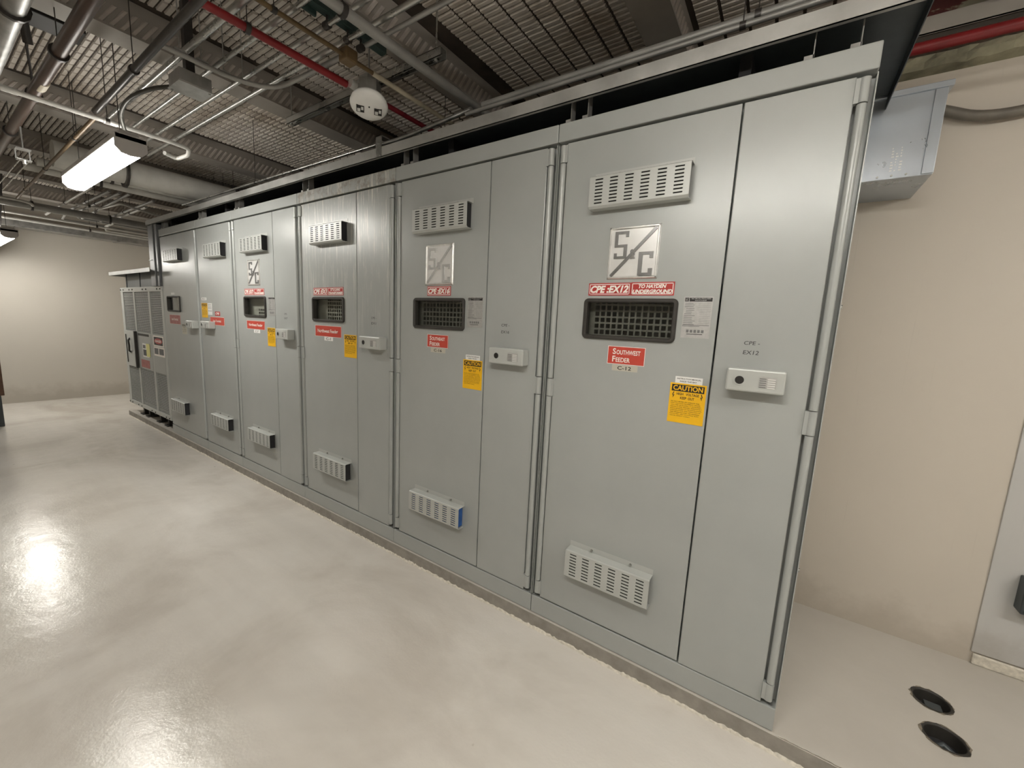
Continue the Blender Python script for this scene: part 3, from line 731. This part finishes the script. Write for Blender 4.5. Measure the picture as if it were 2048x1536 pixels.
m.build('paper_label', [M['white'], M['foilprint']], dB)
m = MB(); plate(m, -4.860 - xl, -4.745 - xl, 1.458, 1.500, 0, 0); text(m, 'CPE', -4.845 - xl, -4.76 - xl, 1.467, 1.491, -.0016, 1, .03, .2); m.build('bay_number_sign', [M['red'], M['whitesign']], dB)
# A
xl = X[0]
tA, dA, _ = cabinet(X[0], X[1], 'leftmost full-height grey cabinet with a small window and faded red label', dict(
    lh=0, win=rel(xl, (-6.14, -5.75, 1.475, 1.651)),
    vents=[rel(xl, (-6.04, -5.603, 2.022, 2.145)), rel(xl, (-6.113, -5.683, .31, .452))],
    latch=[rel(xl, (-5.46, -5.28, 1.312, 1.392))],
    feeder=[(*rel(xl, (-6.115, -5.79, 1.335, 1.441)), [('Line Terminal', .2, .8, .4, .66)], 'redfade')],
    caut=[rel(xl, (-5.75, -5.615, 1.235, 1.346)) + (False, 'tape')]))
m = MB(); plate(m, -6.02 - xl, -5.92 - xl, 1.665, 1.69, 0, 0); m.build('paper_label', M['white'], dA)

# filter block visible hinge strip between the left pair is on the cabinets themselves
# ------------------------------------------------------------------ low vented cabinet at far left
def vent_cabinet():
    x0, x1, z0, z1 = -7.97, -6.30, .135, 1.765
    t = empty('vented_cabinet', 'low grey cabinet with perforated panels and a DANGER sign, standing on short legs', 'electrical cabinet', (x0, 0, 0))
    W = x1 - x0
    m = MB(); D = .85
    m.box((0, .02, z0), (.004, D, z1)); m.box((W - .004, .02, z0), (W, D, z1)); m.box((0, D, z0), (W, D + .004, z1)); m.box((0, .02, z1 - .004), (W, D, z1)); m.box((0, .02, z0), (W, D, z0 + .004))
    m.box((.01, .12, z0 + .01), (W - .01, .13, z1 - .01), 1)
    m.build('cabinet_body', [M['paint'], M['dark']], t)
    m = MB(); cols = [(.105, .54), (.60, 1.14), (1.205, 1.60)]
    for a, b in ((0, .105), (.54, .60), (1.14, 1.205), (1.60, W)): m.box((a, 0, z0 + .05), (b, .02, 1.705))
    m.box((0, -.004, 1.705), (W, .02, z1)); m.box((0, -.004, z0), (W, .02, z0 + .05))
    m.build('cabinet_frame', M['paint_vent'], t, bevel=.003)
    m = MB()
    for f in (.02, .09, .25, .33, .58, .66, .90, .965):
        for z in (z1 - .03, z0 + .02): m.tube([(W * f, -.004, z), (W * f, -.010, z)], .009, 0, 8)
    m.build('frame_bolts', M['rubber'], t)
    def perf(xa, xb, za, zb):
        m = MB(); p = .026; nx_ = int((xb - xa) / p); nz_ = int((zb - za) / (p * .8))
        pz = (zb - za) / nz_; pxx = (xb - xa) / nx_
        xs = []; 
        for i in range(nx_): xs += [xa + i * pxx, xa + i * pxx + pxx * .25]
        xs.append(xb); zs = []
        for j in range(nz_): zs += [za + j * pz, za + j * pz + pz * .36]
        zs.append(zb); nX = len(xs); vs = [(a, .008, b) for b in zs for a in xs]; fs = []
        for j in range(len(zs) - 1):
            for i in range(nX - 1):
                if i % 2 and j % 2: continue
                fs.append((j * nX + i, j * nX + i + 1, (j + 1) * nX + i + 1, (j + 1) * nX + i))
        m.add(vs, fs); m.build('perforated_panel', M['paint'], t, solid=.002)
    for a, b in cols:
        perf(a, b, 1.19, 1.705); perf(a, b, z0 + .05, .70)
    mids = []
    for i, (a, b) in enumerate(cols):
        m = MB(); m.box((a - .01, -.002 if i else -.022, .695), (b + .008, .012, 1.185)); mids.append(m.build('middle_panel', M['paint_vent'] if i == 0 else M['paint'], t, bevel=.004))
    m = MB(); m.tube([(.33, -.022, 1.08), (.36, -.045, 1.05), (.385, -.045, .98), (.37, -.045, .91), (.34, -.022, .89)], .011, 0, 8); m.build('handle', M['rubber'], mids[0])
    m = MB(); m.tube([(.19, -.028, 1.13), (.20, -.028, .74)], .005, 0, 6); m.build('latch_rod', M['rubber'], mids[0])
    m = MB(); m.box((.545, -.03, .69), (.575, .0, 1.185)); m.build('side_flap', M['rubber'], t)
    m = MB(); plate(m, .625, 1.06, 1.135, 1.165, -.002, 0); m.build('name_strip', M['rubber'], mids[1])
    m = MB(); plate(m, .78, 1.02, .86, 1.04, -.002, 0); plate(m, .80, .93, .88, .96, -.0034, 1, .0004); plate(m, .80, .90, .975, 1.02, -.0034, 2, .0004); m.build('notice', [M['white'], M['bluegrey'], M['foilprint']], mids[1])
    m = MB(); plate(m, .945, 1.08, .875, 1.042, -.006, 0, .002); m.build('yellow_tag', M['paleyellow'], mids[1])
    m = MB(); plate(m, .685, 1.02, .717, .822, -.002, 0); m.build('red_label', M['redfade'], mids[1])
    m = MB(); plate(m, 1.225, 1.585, 1.035, 1.165, -.002, 0); plate(m, 1.25, 1.56, 1.05, 1.15, -.0034, 1, .0004)
    n = 20; m.add([(1.405 + .14 * math.cos(2 * math.pi * k / n), -.0040, 1.10 + .036 * math.sin(2 * math.pi * k / n)) for k in range(n)], [tuple(range(n))], 2)
    text(m, 'DANGER', 1.30, 1.51, 1.085, 1.115, -.0044, 3, .03)
    m.build('danger_sign', [M['whitesign'], M['black'], M['red'], M['whitesign']], mids[2])
    m = MB(); plate(m, 1.225, 1.60, .912, 1.028, -.002, 0)
    for i in range(2): plate(m, 1.245 + i * .17, 1.385 + i * .19, .935, 1.01, -.0034, 1, .0004)
    m.build('pictogram_notice', [M['whitesign'], M['foilprint']], mids[2])
    for xx in (.33, .56, 1.0, 1.30):
        m = MB(); m.box((xx, .06, 0.0), (xx + .05, .11, z0)); m.box((xx - .03, .03, 0), (xx + .08, .15, .012)); m.build('leg', M['rubber'], t)
    m = MB(); m.box((.2, .30, 0.0), (W - .1, D - .05, z0)); m.build('rear_base', M['dark'], t)
    return t
vent_cabinet()
# canopy over low cabinet, dark throat box, and riser post
t = empty('shelf_canopy', 'short galvanised canopy with bright front lip above the low vented cabinet', 'canopy', (-8.0, -.1, 1.92))
m = MB(); m.box((0, 0, 0), (1.69, .004, .048)); m.box((0, 0, .044), (1.40, .95, .048)); m.box((0, 0, 0), (.004, .95, .048)); m.build('canopy_sheet', M['galvlip'], t, bevel=.001)
t = empty('throat_box', 'dark steel throat box between the low vented cabinet and its canopy', 'duct box', (-7.80, .03, 1.765))
m = MB(); m.box((0, 0, 0), (1.2, .75, .195)); m.box((0, -.006, 0), (.03, 0, .195)); m.box((.56, -.006, 0), (.60, 0, .195)); m.build('box_panel', M['bluegrey'], t, bevel=.003)
t = empty('riser_duct', 'tall narrow grey duct rising from low vented cabinet to long canopy', 'duct', (-6.58, -.02, 1.765))
m = MB(); m.box((0, 0, 0), (.28, .45, .70)); m.build('duct_body', M['riser'], t, bevel=.004)
m = MB(); m.box((-.004, -.008, .30), (.10, .0, .31)); m.box((.17, -.012, 0), (.20, 0, .70)); m.build('duct_flange', M['riser'], t, bevel=.002)
m = MB(); m.box((-7.0, .25, 2.235), (-6.62, .33, 2.275)); tag(m.build('support_bracket', M['darkpipe'], bevel=.003), 'small dark bracket sticking out left of the riser duct', 'bracket')

# long canopy
cx0, cx1, cy, cz = -6.60, .095, -.03, 2.470
t = empty('long_canopy', 'long galvanised canopy with worn front lip over the whole cabinet row', 'canopy', (cx0, cy, cz))
L = cx1 - cx0
m = MB(); m.box((0, .003, .050), (L, .96, .054)); m.build('canopy_sheet', M['bluegrey'], t)
m = MB(); m.box((0, 0, 0), (L, .003, .055)); m.box((0, 0, 0), (L, .016, .003)); m.build('front_lip', M['galvlip'], t)
for s in (0, L - .003):
    m = MB(); m.box((s, .003, 0), (s + .003, .96, .054)); m.build('end_lip', M['bluegrey'], t)
for bx in X[:-1] + [-.10]:
    for dx in ((.02, .10) if bx < -.2 else (-.10, .02)):
        m = MB(); xx = bx + dx - cx0
        m.box((xx, .05, -.068), (xx + .028, .09, -.046)); m.box((xx + .024, .05, -.068), (xx + .027, .09, .050)); m.build('support_clip', M['conduitdull'], t)
for i in range(5):
    m = MB(); m.box((.4 + i * 1.45, .12, -.068), (.44 + i * 1.45, .9, .05)); m.build('cross_support', M['dark'], t)
for (bx, lbl) in ((-2.33, 'a'),):
    m = MB(); m.box((bx - cx0, -.004, -.0), (bx - cx0 + .05, 0, .12)); m.box((bx - cx0, -.004, .115), (bx - cx0 + .05, .06, .12)); m.build('lip_bracket', M['conduit'], t)

# ------------------------------------------------------------------ pipes and conduits
def smooth_path(pts, seg=.06, rad=.07):
    pts = [Vector(p) for p in pts]
    if len(pts) < 3: return pts
    out = [pts[0]]
    for i in range(1, len(pts) - 1):
        a, b, c = pts[i - 1], pts[i], pts[i + 1]
        d1 = min(rad, (a - b).length * .45); d2 = min(rad, (c - b).length * .45)
        p0 = b + (a - b).normalized() * d1; p2 = b + (c - b).normalized() * d2
        for k in range(5):
            u = k / 4; out.append(p0 * (1 - u) ** 2 + b * 2 * u * (1 - u) + p2 * u * u)
    out.append(pts[-1]); return out
def straps(t, pts, r, z, n, mk='conduit'):
    a, b = Vector(pts[0]), Vector(pts[-1])
    for k in range(n):
        p = a.lerp(b, (k + .5) / n); d = (b - a).normalized()
        m = MB(); m.tube([p - d * .010, p + d * .010], r * 1.35, 0, 12); 
        m.tube([p + Vector((0, 0, r * .8)), Vector((p.x, p.y, z))], .0022, 0, 6); m.build('pipe_hanger', M[mk], t)
def pipe(name, cat, label, pts, r, mk, rad=.07, hang=2, zt=ZC, group=None, hm='darkpipe', coup=()):
    t = empty(name, label, cat, pts[0], group)
    o0 = Vector(pts[0]); P = [Vector(p) - o0 for p in pts]
    m = MB(); m.tube(smooth_path(P, rad=rad), r, 0, 14); m.build('pipe_run', M[mk], t)
    if hang: straps(t, [P[0], P[-1]] if len(P) == 2 else [P[0], P[1]], r, zt - o0.z, hang, hm)
    for u in coup:
        a = P[0].lerp(P[1], u); d = (P[1] - P[0]).normalized(); m = MB(); m.tube([a - d * .03, a + d * .03], r * 1.22, 0, 14); m.build('coupling', M[mk], t)
    return t
pipe('insulated_pipe', 'pipe', 'fat silver pipe crossing the top left corner', [(-2.42, -1.34, 2.75), (-6.2, -1.34, 2.75)], .042, 'galv', hang=3)
t = pipe('brown_pipe', 'pipe', 'thick maroon and brown pipe at top left with a pale band', [(-2.42, -1.18, 2.72), (-9.2, -1.16, 2.72)], .028, 'maroon', hang=4)
m = MB(); m.tube([(-1.30, .008, 0), (-1.42, .008, 0)], .0292, 0, 16); m.build('pale_band', M['beige'], t)
m = MB(); m.tube([(-1.57, .008, 0), (-1.60, .008, 0)], .036, 0, 16); m.tube([(-1.585, .008, .03), (-1.585, .008, .09), (-1.35, -.04, .378)], .006, 0, 6); m.build('clamp', M['darkpipe'], t)
pipe('dark_pipe', 'pipe', 'dark steel pipe running in front of the ceiling conduits', [(-.6, -.99, 2.69), (-3.85, -.945, 2.69)], .017, 'darkpipe', hang=2)
pipe('thin_pipe', 'pipe', 'thin brown pipe continuing from the dark pipe past the near strip light', [(-3.85, -.945, 2.66), (-7.5, -.895, 2.66)], .0115, 'brown', hang=3)
t = pipe('pale_conduit', 'conduit', 'pale conduit ending in a hook bend behind the near strip light', [(-3.74, -2.4, 2.62), (-3.74, -.62, 2.62), (-3.76, -.50, 2.62), (-3.92, -.455, 2.62), (-4.09, -.47, 2.62), (-4.03, -.56, 2.62)], .0135, 'whitepipe', rad=.04, hang=3, coup=(.62, .84))
m = MB()
t = pipe('strapped_conduit', 'conduit', 'grey conduit with strut straps curving toward the round sensor', [(-2.775, -.95, 2.745), (-2.775, -.60, 2.745), (-2.68, -.44, 2.75), (-2.50, -.385, 2.79), (-2.12, -.378, 2.79)], .0125, 'conduitdull', rad=.12, hang=0)
for yy in (.08, .17, .27, .36):
    m = MB(); m.box((-.016, yy, .008), (.016, yy + .05, .016)); m.tube([(0, yy + .025, .012), (0, yy + .025, .35)], .003, 0, 6); m.build('strut_strap', M['galv'], t)
KG = 'parallel steel conduits along the ceiling'
for lab, x0, x1, y, r, mk in (('widest of the parallel ceiling conduits, farthest from the cabinets', .8, -4.25, -.80, .0155, 'conduit'),
                              ('thin ceiling conduit ending at the grey junction box', .8, -4.25, -.665, .011, 'conduit'),
                              ('ceiling conduit passing under the strapped conduit, third from left', .8, -4.60, -.535, .011, 'conduit'),
                              ('bright ceiling conduit nearest the round sensor', .8, -4.85, -.43, .0125, 'conduit'),
                              ('short ceiling conduit held in the clamp rack', .8, -1.98, -.36, .0105, 'conduitdull')):
    pipe('ceiling_conduit', 'conduit', lab, [(x0, y, 2.80), (x1, y, 2.80)], r, mk, hang=1, group=KG)
pipe('ceiling_conduit', 'conduit', 'large grey conduit crossing beneath the others beside a ceiling beam', [(-1.83, -2.2, 2.74), (-1.76, .99, 2.74)], .0215, 'conduitdull', hang=1)
pipe('sprinkler_pipe', 'pipe', 'bright red pipe leading to the round ceiling sensor', [(-2.31, -2.2, 2.745), (-2.262, -.275, 2.745)], .018, 'redpipe', hang=2)
pipe('sprinkler_pipe', 'pipe', 'dark red pipe running from the round sensor over the canopy', [(-2.24, -.09, 2.745), (-2.22, .99, 2.745)], .014, 'darkredpipe', hang=1)
t = pipe('brown_conduit', 'conduit', 'rusty brown conduit with a small box, turning beige toward the canopy', [(-2.085, -2.2, 2.76), (-2.075, -.25, 2.76)], .0105, 'brown', hang=2)
m = MB(); m.tube([(.01, 1.95, 0), (.015, 3.19, 0)], .0125, 0, 12); m.build('beige_run', M['beige'], t)
m = MB(); m.box((-.02, 1.775, -.028), (.045, 1.84, .03)); m.build('junction_body', M['brown'], t, bevel=.006)
# round sensor
t = empty('ceiling_sensor', 'round white ceiling sensor with two square silver lenses', 'sensor', (-2.19, -.185, 2.655))
m = MB(); n = 36
prof = [(.0, -.012), (.055, -.010), (.088, -.002), (.100, .010), (.096, .024), (.07, .028)]
vs = [(r_ * math.cos(2 * math.pi * k / n), r_ * math.sin(2 * math.pi * k / n), z) for r_, z in prof for k in range(n)]
m.add(vs, [(i * n + k, i * n + (k + 1) % n, (i + 1) * n + (k + 1) % n, (i + 1) * n + k) for i in range(len(prof) - 1) for k in range(n)], 0, True); fp = m.build('face_plate', M['white'], t); fp.rotation_mode = 'QUATERNION'; fp.rotation_quaternion = Matrix.Rotation(math.radians(22), 3, Vector((-.6, -.803, 0))).to_quaternion()
m = MB(); m.tube([(0, 0, .026), (0, 0, .12)], .062, 0, 8, True, False); m.build('back_box', M['galv'], t)
m = MB(); m.box((-.035, -.035, .12), (.035, .035, .15)); m.tube([(0, 0, .14), (0, 0, ZC - 2.655)], .005, 0, 6); m.build('mounting_stem', M['galv'], t)
for s in (-1, 1):
    m = MB(); A_ = Vector((.6, .803, 0)); B_ = Vector((-.803, .6, 0)); c0 = A_ * (s * .046) + B_ * .012
    def lens_box(u0, u1, v0, v1, za, zb, mi):
        P_ = [c0 + A_ * u + B_ * v for u, v in ((u0, v0), (u1, v0), (u1, v1), (u0, v1))]
        m.add([(p.x, p.y, za) for p in P_] + [(p.x, p.y, zb) for p in P_], [(0, 1, 2, 3), (4, 7, 6, 5), (0, 4, 5, 1), (1, 5, 6, 2), (2, 6, 7, 3), (3, 7, 4, 0)], mi)
    lens_box(-.02, .02, -.02, .02, -.0145, -.006, 0); lens_box(-.016, .0, -.004, .016, -.0155, -.0144, 1); lens_box(.004, .016, -.016, .004, -.0155, -.0144, 1)
    m.build('square_lens', [M['black'], M['aluchrome']], fp)
m = MB(); m.tube([(.008, -.006, -.011), (.008, -.006, -.015)], .004, 0, 8); m.build('indicator', M['black'], fp)
for yy, nm in ((-.062, 0), (.062, 1)):
    m = MB(); d = -1 if yy < 0 else 1; m.tube([(-.03, yy, .08), (-.032, yy + d * .03, .085)], .024, 0, 10); m.build('connector', M['aluchrome'], t)
# strut channel over the sensor
t = empty('strut_channel', 'slotted steel channel carrying the round sensor', 'channel', (-3.16, -.11, 2.80))
m = MB(); m.box((0, -.021, 0), (1.45, -.018, .041)); m.box((0, .018, 0), (1.45, .021, .041)); m.box((0, -.021, .038), (1.45, .021, .041)); m.box((0, -.021, 0), (1.45, -.011, .003)); m.box((0, .011, 0), (1.45, .021, .003)); m.build('channel_body', M['conduit'], t)
for xx in (.03, 1.40):
    m = MB(); m.tube([(xx, 0, -.01), (xx, 0, .3)], .005, 0, 6); m.tube([(xx, 0, -.008), (xx, 0, .0)], .012, 0, 6); m.build('hanger_rod', M['conduit'], t)
# clamp rack
t = empty('clamp_rack', 'dark green clamp rack gripping three conduits beside the large grey conduit', 'bracket', (-2.02, -.62, 2.84))
m = MB(); m.box((-.02, 0, 0), (.02, .40, .04)); m.box((-.035, -.03, -.02), (-.02, .05, .05)); m.build('rack_bar', M['greensteel'], t, bevel=.004)
for yy in (.085, .19, .26):
    m = MB(); m.tube([(-.015, yy, -.04), (.015, yy, -.04)], .017, 0, 12); m.tube([(0, yy, -.02), (0, yy, .02)], .005, 0, 6); m.build('clamp', M['darkpipe'], t)
for yy in (.02, .38):
    m = MB(); m.tube([(0, yy, .03), (0, yy, ZC - 2.84)], .005, 0, 6); m.build('hanger_rod', M['darkpipe'], t)
m = MB(); m.box((-2.21, -.27, 3.075), (-2.18, -.14, 3.082)); tag(m.build('yellow_tag', M['yellowtag'], bevel=.001), 'small yellow tag stuck to the ceiling near the clamp rack', 'tag')
# junction box
t = empty('junction_box', 'grey steel junction box hanging among the conduits, feeding the strip light', 'junction box', (-2.95, -.75, 2.66))
m = MB(); m.box((-.075, -.07, .01), (.075, .075, .075)); m.build('box_body', M['galv'], t, bevel=.004)
m = MB(); m.box((-.08, -.075, .004), (.08, .08, .01)); m.build('cover_plate', M['galv'], t, bevel=.002)
m = MB(); m.box((-.02, -.02, .075), (.02, .02, ZC - 2.66)); m.build('mounting_strut', M['darkpipe'], t)
for xx, yy in ((-.065, -.06), (.065, .065)):
    m = MB(); m.tube([(xx, yy, .004), (xx, yy, -.001)], .006, 0, 8); m.build('screw', M['chrome'], t)
m = MB(); pts = [(-3.62, -.86, 2.518), (-3.62, -.87, 2.57), (-3.56, -.90, 2.63), (-3.35, -.91, 2.66), (-3.15, -.86, 2.68), (-3.05, -.80, 2.69)]
m.tube(smooth_path(pts, rad=.1), .0105, 0, 10); tag(m.build('armoured_cable', M['armour']), 'dark armoured cable curving from the near strip light to the junction box', 'cable')
# top-left oddments
t = empty('strut_hanger', 'small steel hanger holding two thin rods near the left edge', 'bracket', (-4.66, -1.16, 2.47))
m = MB(); m.box((-.03, -.035, 0), (.03, .035, .006)); m.box((-.03, -.035, .07), (.03, .035, .076)); m.box((-.03, -.035, 0), (-.024, -.029, .076)); m.box((-.03, .029, 0), (-.024, .035, .076)); m.tube([(0, 0, .07), (0, 0, .220)], .005, 0, 6); m.build('hanger_body', M['galv'], t)
for yy in (-.02, .02):
    m = MB(); m.tube([(.0, yy, .0), (-1.35, yy, .0)], .004, 0, 6); m.build('rod', M['conduit'], t)
m = MB(); m.tube([(0, 0, -.02), (0, 0, .0)], .010, 0, 6); m.build('nut', M['aluchrome'], t)
m = MB(); m.box((-3.70, -1.30, 2.97), (-3.52, -1.02, 3.08)); tag(m.build('steel_bracket', M['black'], bevel=.004), 'black steel bracket on the ceiling at top left', 'bracket')
m = MB(); m.tube([(-3.60, -1.24, 2.968), (-3.66, -1.22, 2.86)], .02, 0, 10); tag(m.build('pipe_stub', M['darkpipe']), 'short dark pipe stub hanging at top left', 'pipe')
# conduits behind the canopy lip
pipe('wall_conduit', 'conduit', 'steel conduit running just above the long canopy', [(.9, .10, 2.645), (-1.62, .10, 2.652)], .0155, 'conduitdull', hang=1)
pipe('wall_conduit', 'conduit', 'thinner conduit running below the other above the long canopy', [(.9, .055, 2.600), (-1.70, .06, 2.608)], .010, 'conduitdull', hang=1)
pipe('wall_conduit', 'conduit', 'thin bright conduit lying along the far half of the long canopy', [(-2.45, .06, 2.60), (-5.6, .03, 2.60)], .009, 'conduit', hang=1)
m = MB(); m.tube(smooth_path([(-2.45, .06, 2.60), (-2.3, .08, 2.60), (-1.95, .14, 2.66), (-1.70, .10, 2.652)], rad=.1), .012, 0, 10); tag(m.build('flexible_conduit', M['galv']), 'short flexible conduit joining two conduits above the long canopy', 'conduit')
# far-left conduits
FG = 'conduits by the far wall'
pipe('round_duct', 'duct', 'pale galvanised round duct lit by the near strip light', [(-5.60, -.88, 2.79), (-5.58, .98, 2.79)], .11, 'paleduct', hang=2)
pipe('round_duct', 'duct', 'slimmer pale round duct beside the big lit one', [(-5.80, -.95, 2.735), (-5.80, .98, 2.735)], .036, 'paleduct', hang=2)
pipe('round_duct', 'duct', 'slim pale round duct farthest from the near strip light', [(-6.02, -1.0, 2.72), (-6.02, .98, 2.72)], .034, 'paleduct', hang=2)
pipe('steel_duct', 'duct', 'dark duct crossing the ceiling beyond the near strip light', [(-7.95, -1.08, 2.67), (-7.95, .98, 2.67)], .045, 'conduitdull', hang=3)
for lab, pts, r, mk in (
    ('pale conduit crossing just beyond the dark duct', [(-8.62, -1.08, 2.64), (-8.62, .98, 2.64)], .015, 'whitepipe'),
    ('lower pale conduit crossing near the far wall', [(-9.02, -1.08, 2.62), (-9.02, .98, 2.62)], .017, 'whitepipe'),
    ('hook-ended conduit by the far strip light', [(-7.75, -2.5, 2.66), (-7.62, -.85, 2.66), (-7.75, -.76, 2.66), (-7.87, -.74, 2.66)], .014, 'whitepipe'),
    ('outer conduit of the nested U bends', [(-6.4, -.36, 2.738), (-8.3, -.38, 2.738), (-9.2, -.30, 2.738), (-9.25, .98, 2.738)], .015, 'conduitdull'),
    ('inner conduit of the nested U bends', [(-6.4, -.28, 2.738), (-8.3, -.30, 2.738), (-8.8, -.2, 2.738), (-8.85, .98, 2.738)], .014, 'conduitdull'),
    ('conduit turning toward the far wall beside the riser duct', [(-6.9, .07, 2.738), (-8.2, .08, 2.738), (-8.5, .09, 2.695), (-8.9, .10, 2.695), (-9.36, .2, 2.695), (-9.36, .98, 2.695)], .016, 'whitepipe'),
    ('short straight conduit crossing under the dark duct', [(-6.4, -.50, 2.735), (-8.95, -.49, 2.735)], .014, 'whitepipe'),
    ('straight conduit beside the riser duct', [(-6.4, .01, 2.735), (-8.7, .01, 2.735)], .014, 'conduitdull'),
    ('conduit passing behind the near strip light toward the far wall', [(-6.3, -.22, 2.735), (-8.75, -.17, 2.735)], .014, 'conduitdull'),
    ('diamond-shaped conduit offset above the riser duct', [(-7.14, -.5, 2.66), (-7.14, -.28, 2.66), (-6.57, -.24, 2.66), (-6.77, .02, 2.66), (-7.09, .5, 2.66)], .012, 'whitepipe')):
    pipe('conduit', 'conduit', lab, pts, r, mk, hang=1, group=FG)
t = empty('wall_duct', 'wide bright duct running along the top of the far wall', 'duct', (-9.98, -4.3, 2.60))
m = MB(); m.box((0, 0, 0), (.24, 5.25, .13)); m.build('duct_body', M['galv'], t, bevel=.01)
m = MB()
for i in range(5): m.box((-.004, .3 + i * 1.1, -.006), (.246, .34 + i * 1.1, .136))
m.build('duct_seam', M['galv'], t)
t = empty('hanger_struts', 'pair of dark diagonal struts above the far strip light', 'bracket', (-8.6, -.95, 2.55))
for s in (-1, 1):
    m = MB(); m.tube([(s * .02, 0, -.1), (s * .22, s * .05, .55)], .014, 0, 8); m.build('strut', M['darkpipe'], t)

# ------------------------------------------------------------------ right end
t = empty('wall_box', 'pale blue-grey galvanised box fixed between cabinet end and back wall', 'junction box', (.003, .656, 2.188))
m = MB(); m.box((0, 0, 0), (.271, .342, .335)); m.build('box_body', M['galvnew'], t, bevel=.002)
m = MB(); m.box((-.0, -.012, .322), (.286, .342, .345)); m.build('top_flange', M['galvnew'], t, bevel=.003)
m = MB(); m.box((.235, -.006, .004), (.272, 0, .322)); m.build('corner_strip', M['galvnew'], t, bevel=.002)
m = MB()
for i, xx in enumerate((.10, .145, .19)): m.tube([(xx, -.001, .012), (xx, -.005, .012)], .004, 0, 8)
m.build('rivets', M['chrome'], t)
m = MB(); rr = random.Random(5)
for i in range(3):
    for k in range(9):
        if rr.random() < .8: zz = .03 + k * .011; xx = .135 + i * .014; m.box((xx, -.0008, zz), (xx + .003 + rr.random() * .006, -.0002, zz + .005))
m.build('stamped_marks', M['alu'], t)
m = MB(); m.tube(smooth_path([(.26, .965, 2.575), (.34, .965, 2.54), (.42, .965, 2.50), (.52, .965, 2.487), (.75, .965, 2.505), (1.6, .965, 2.52), (3.5, .965, 2.52)], rad=.06), .021, 0, 16)
tag(m.build('flexible_conduit', M['wallflex']), 'sagging dark flexible conduit on the back wall right of the galvanised box', 'conduit')
m = MB(); m.tube([(XR, .93, 2.815), (-.4, .93, 2.815)], .024, 0, 14); tag(m.build('wall_pipe', M['redpipe']), 'red pipe along the top of the back wall', 'pipe')
t = empty('outlet_box', 'grey electrical box low on the right wall panel, cut off by the frame', 'electrical box', (.868, .925, .34))
m = MB(); m.box((0, 0, 0), (.12, .067, .16)); m.build('box_body', M['bluegrey'], t, bevel=.006)
m = MB(); m.box((.01, -.003, .01), (.11, 0, .15)); m.build('cover_plate', M['bluegrey'], t, bevel=.002)
for (x, y, r), lb in zip(HOLES, ('open round floor sleeve nearer the wall, with a dark block inside', 'open round floor sleeve farther from the wall, with a curved rim')):
    t = empty('floor_sleeve', lb, 'floor sleeve', (x, y, -.06))
    m = MB(); n = 30; vs = []; rr = random.Random(int(x * 1000))
    jit = [1 + rr.uniform(-.05, .07) for _ in range(n)]
    for rad_, z in ((r * .97, .004), (r * .97, .055), (r * .99, .0615), (r * 1.10, .0612)):
        vs += [(rad_ * (jit[k] if rad_ > r else 1) * math.cos(2 * math.pi * k / n), rad_ * (jit[k] if rad_ > r else 1) * math.sin(2 * math.pi * k / n), z) for k in range(n)]
    m.add(vs, [(i * n + k, i * n + (k + 1) % n, (i + 1) * n + (k + 1) % n, (i + 1) * n + k) for i in range(3) for k in range(n)], 0, True)
    m.add([(r * .97 * math.cos(2 * math.pi * k / n), r * .97 * math.sin(2 * math.pi * k / n), .004) for k in range(n)], [tuple(range(n))], 1)
    m.build('sleeve_rim', [M['rubber'], M['dark']], t)
    m = MB(); vs = []
    for q_ in (0, 1): vs += [((r * 1.05 if q_ == 0 else r * (1.16 + rr.uniform(-.05, .1))) * math.cos(2 * math.pi * k / n), (r * 1.05 if q_ == 0 else r * (1.16 + rr.uniform(-.05, .1))) * math.sin(2 * math.pi * k / n), .0608) for k in range(n)]
    m.add(vs, [(k, (k + 1) % n, n + (k + 1) % n, n + k) for k in range(n)]); m.build('chipped_edge', M['rustedge'], t)
    m = MB()
    if y > .5: m.box((-.02, -.03, .006), (.035, .02, .04))
    else: m.tube([(-.03, -.01, .01), (.0, .0, .03), (.035, -.015, .012)], .012, 0, 8)
    m.build('sleeve_plug', M['bluegrey'], t, bevel=.003 if y > .5 else 0)
# far-left edge
t = empty('steel_cabinet', 'dark steel cabinet cut off by the left edge of the picture', 'cabinet', (-8.9, -1.75, ZF))
m = MB(); m.box((0, 0, 0), (.65, .61, 1.45)); m.build('cabinet_body', M['bluegrey'], t, bevel=.006)
m = MB(); m.box((.655, .03, .03), (.67, .58, 1.40)); m.build('door', M['bluegrey'], t, bevel=.004)
m = MB(); m.box((.66, .585, .40), (.69, .635, 1.45)); m.build('wooden_edge', M['wood'], t, bevel=.004)
bpy.context.view_layer.update()
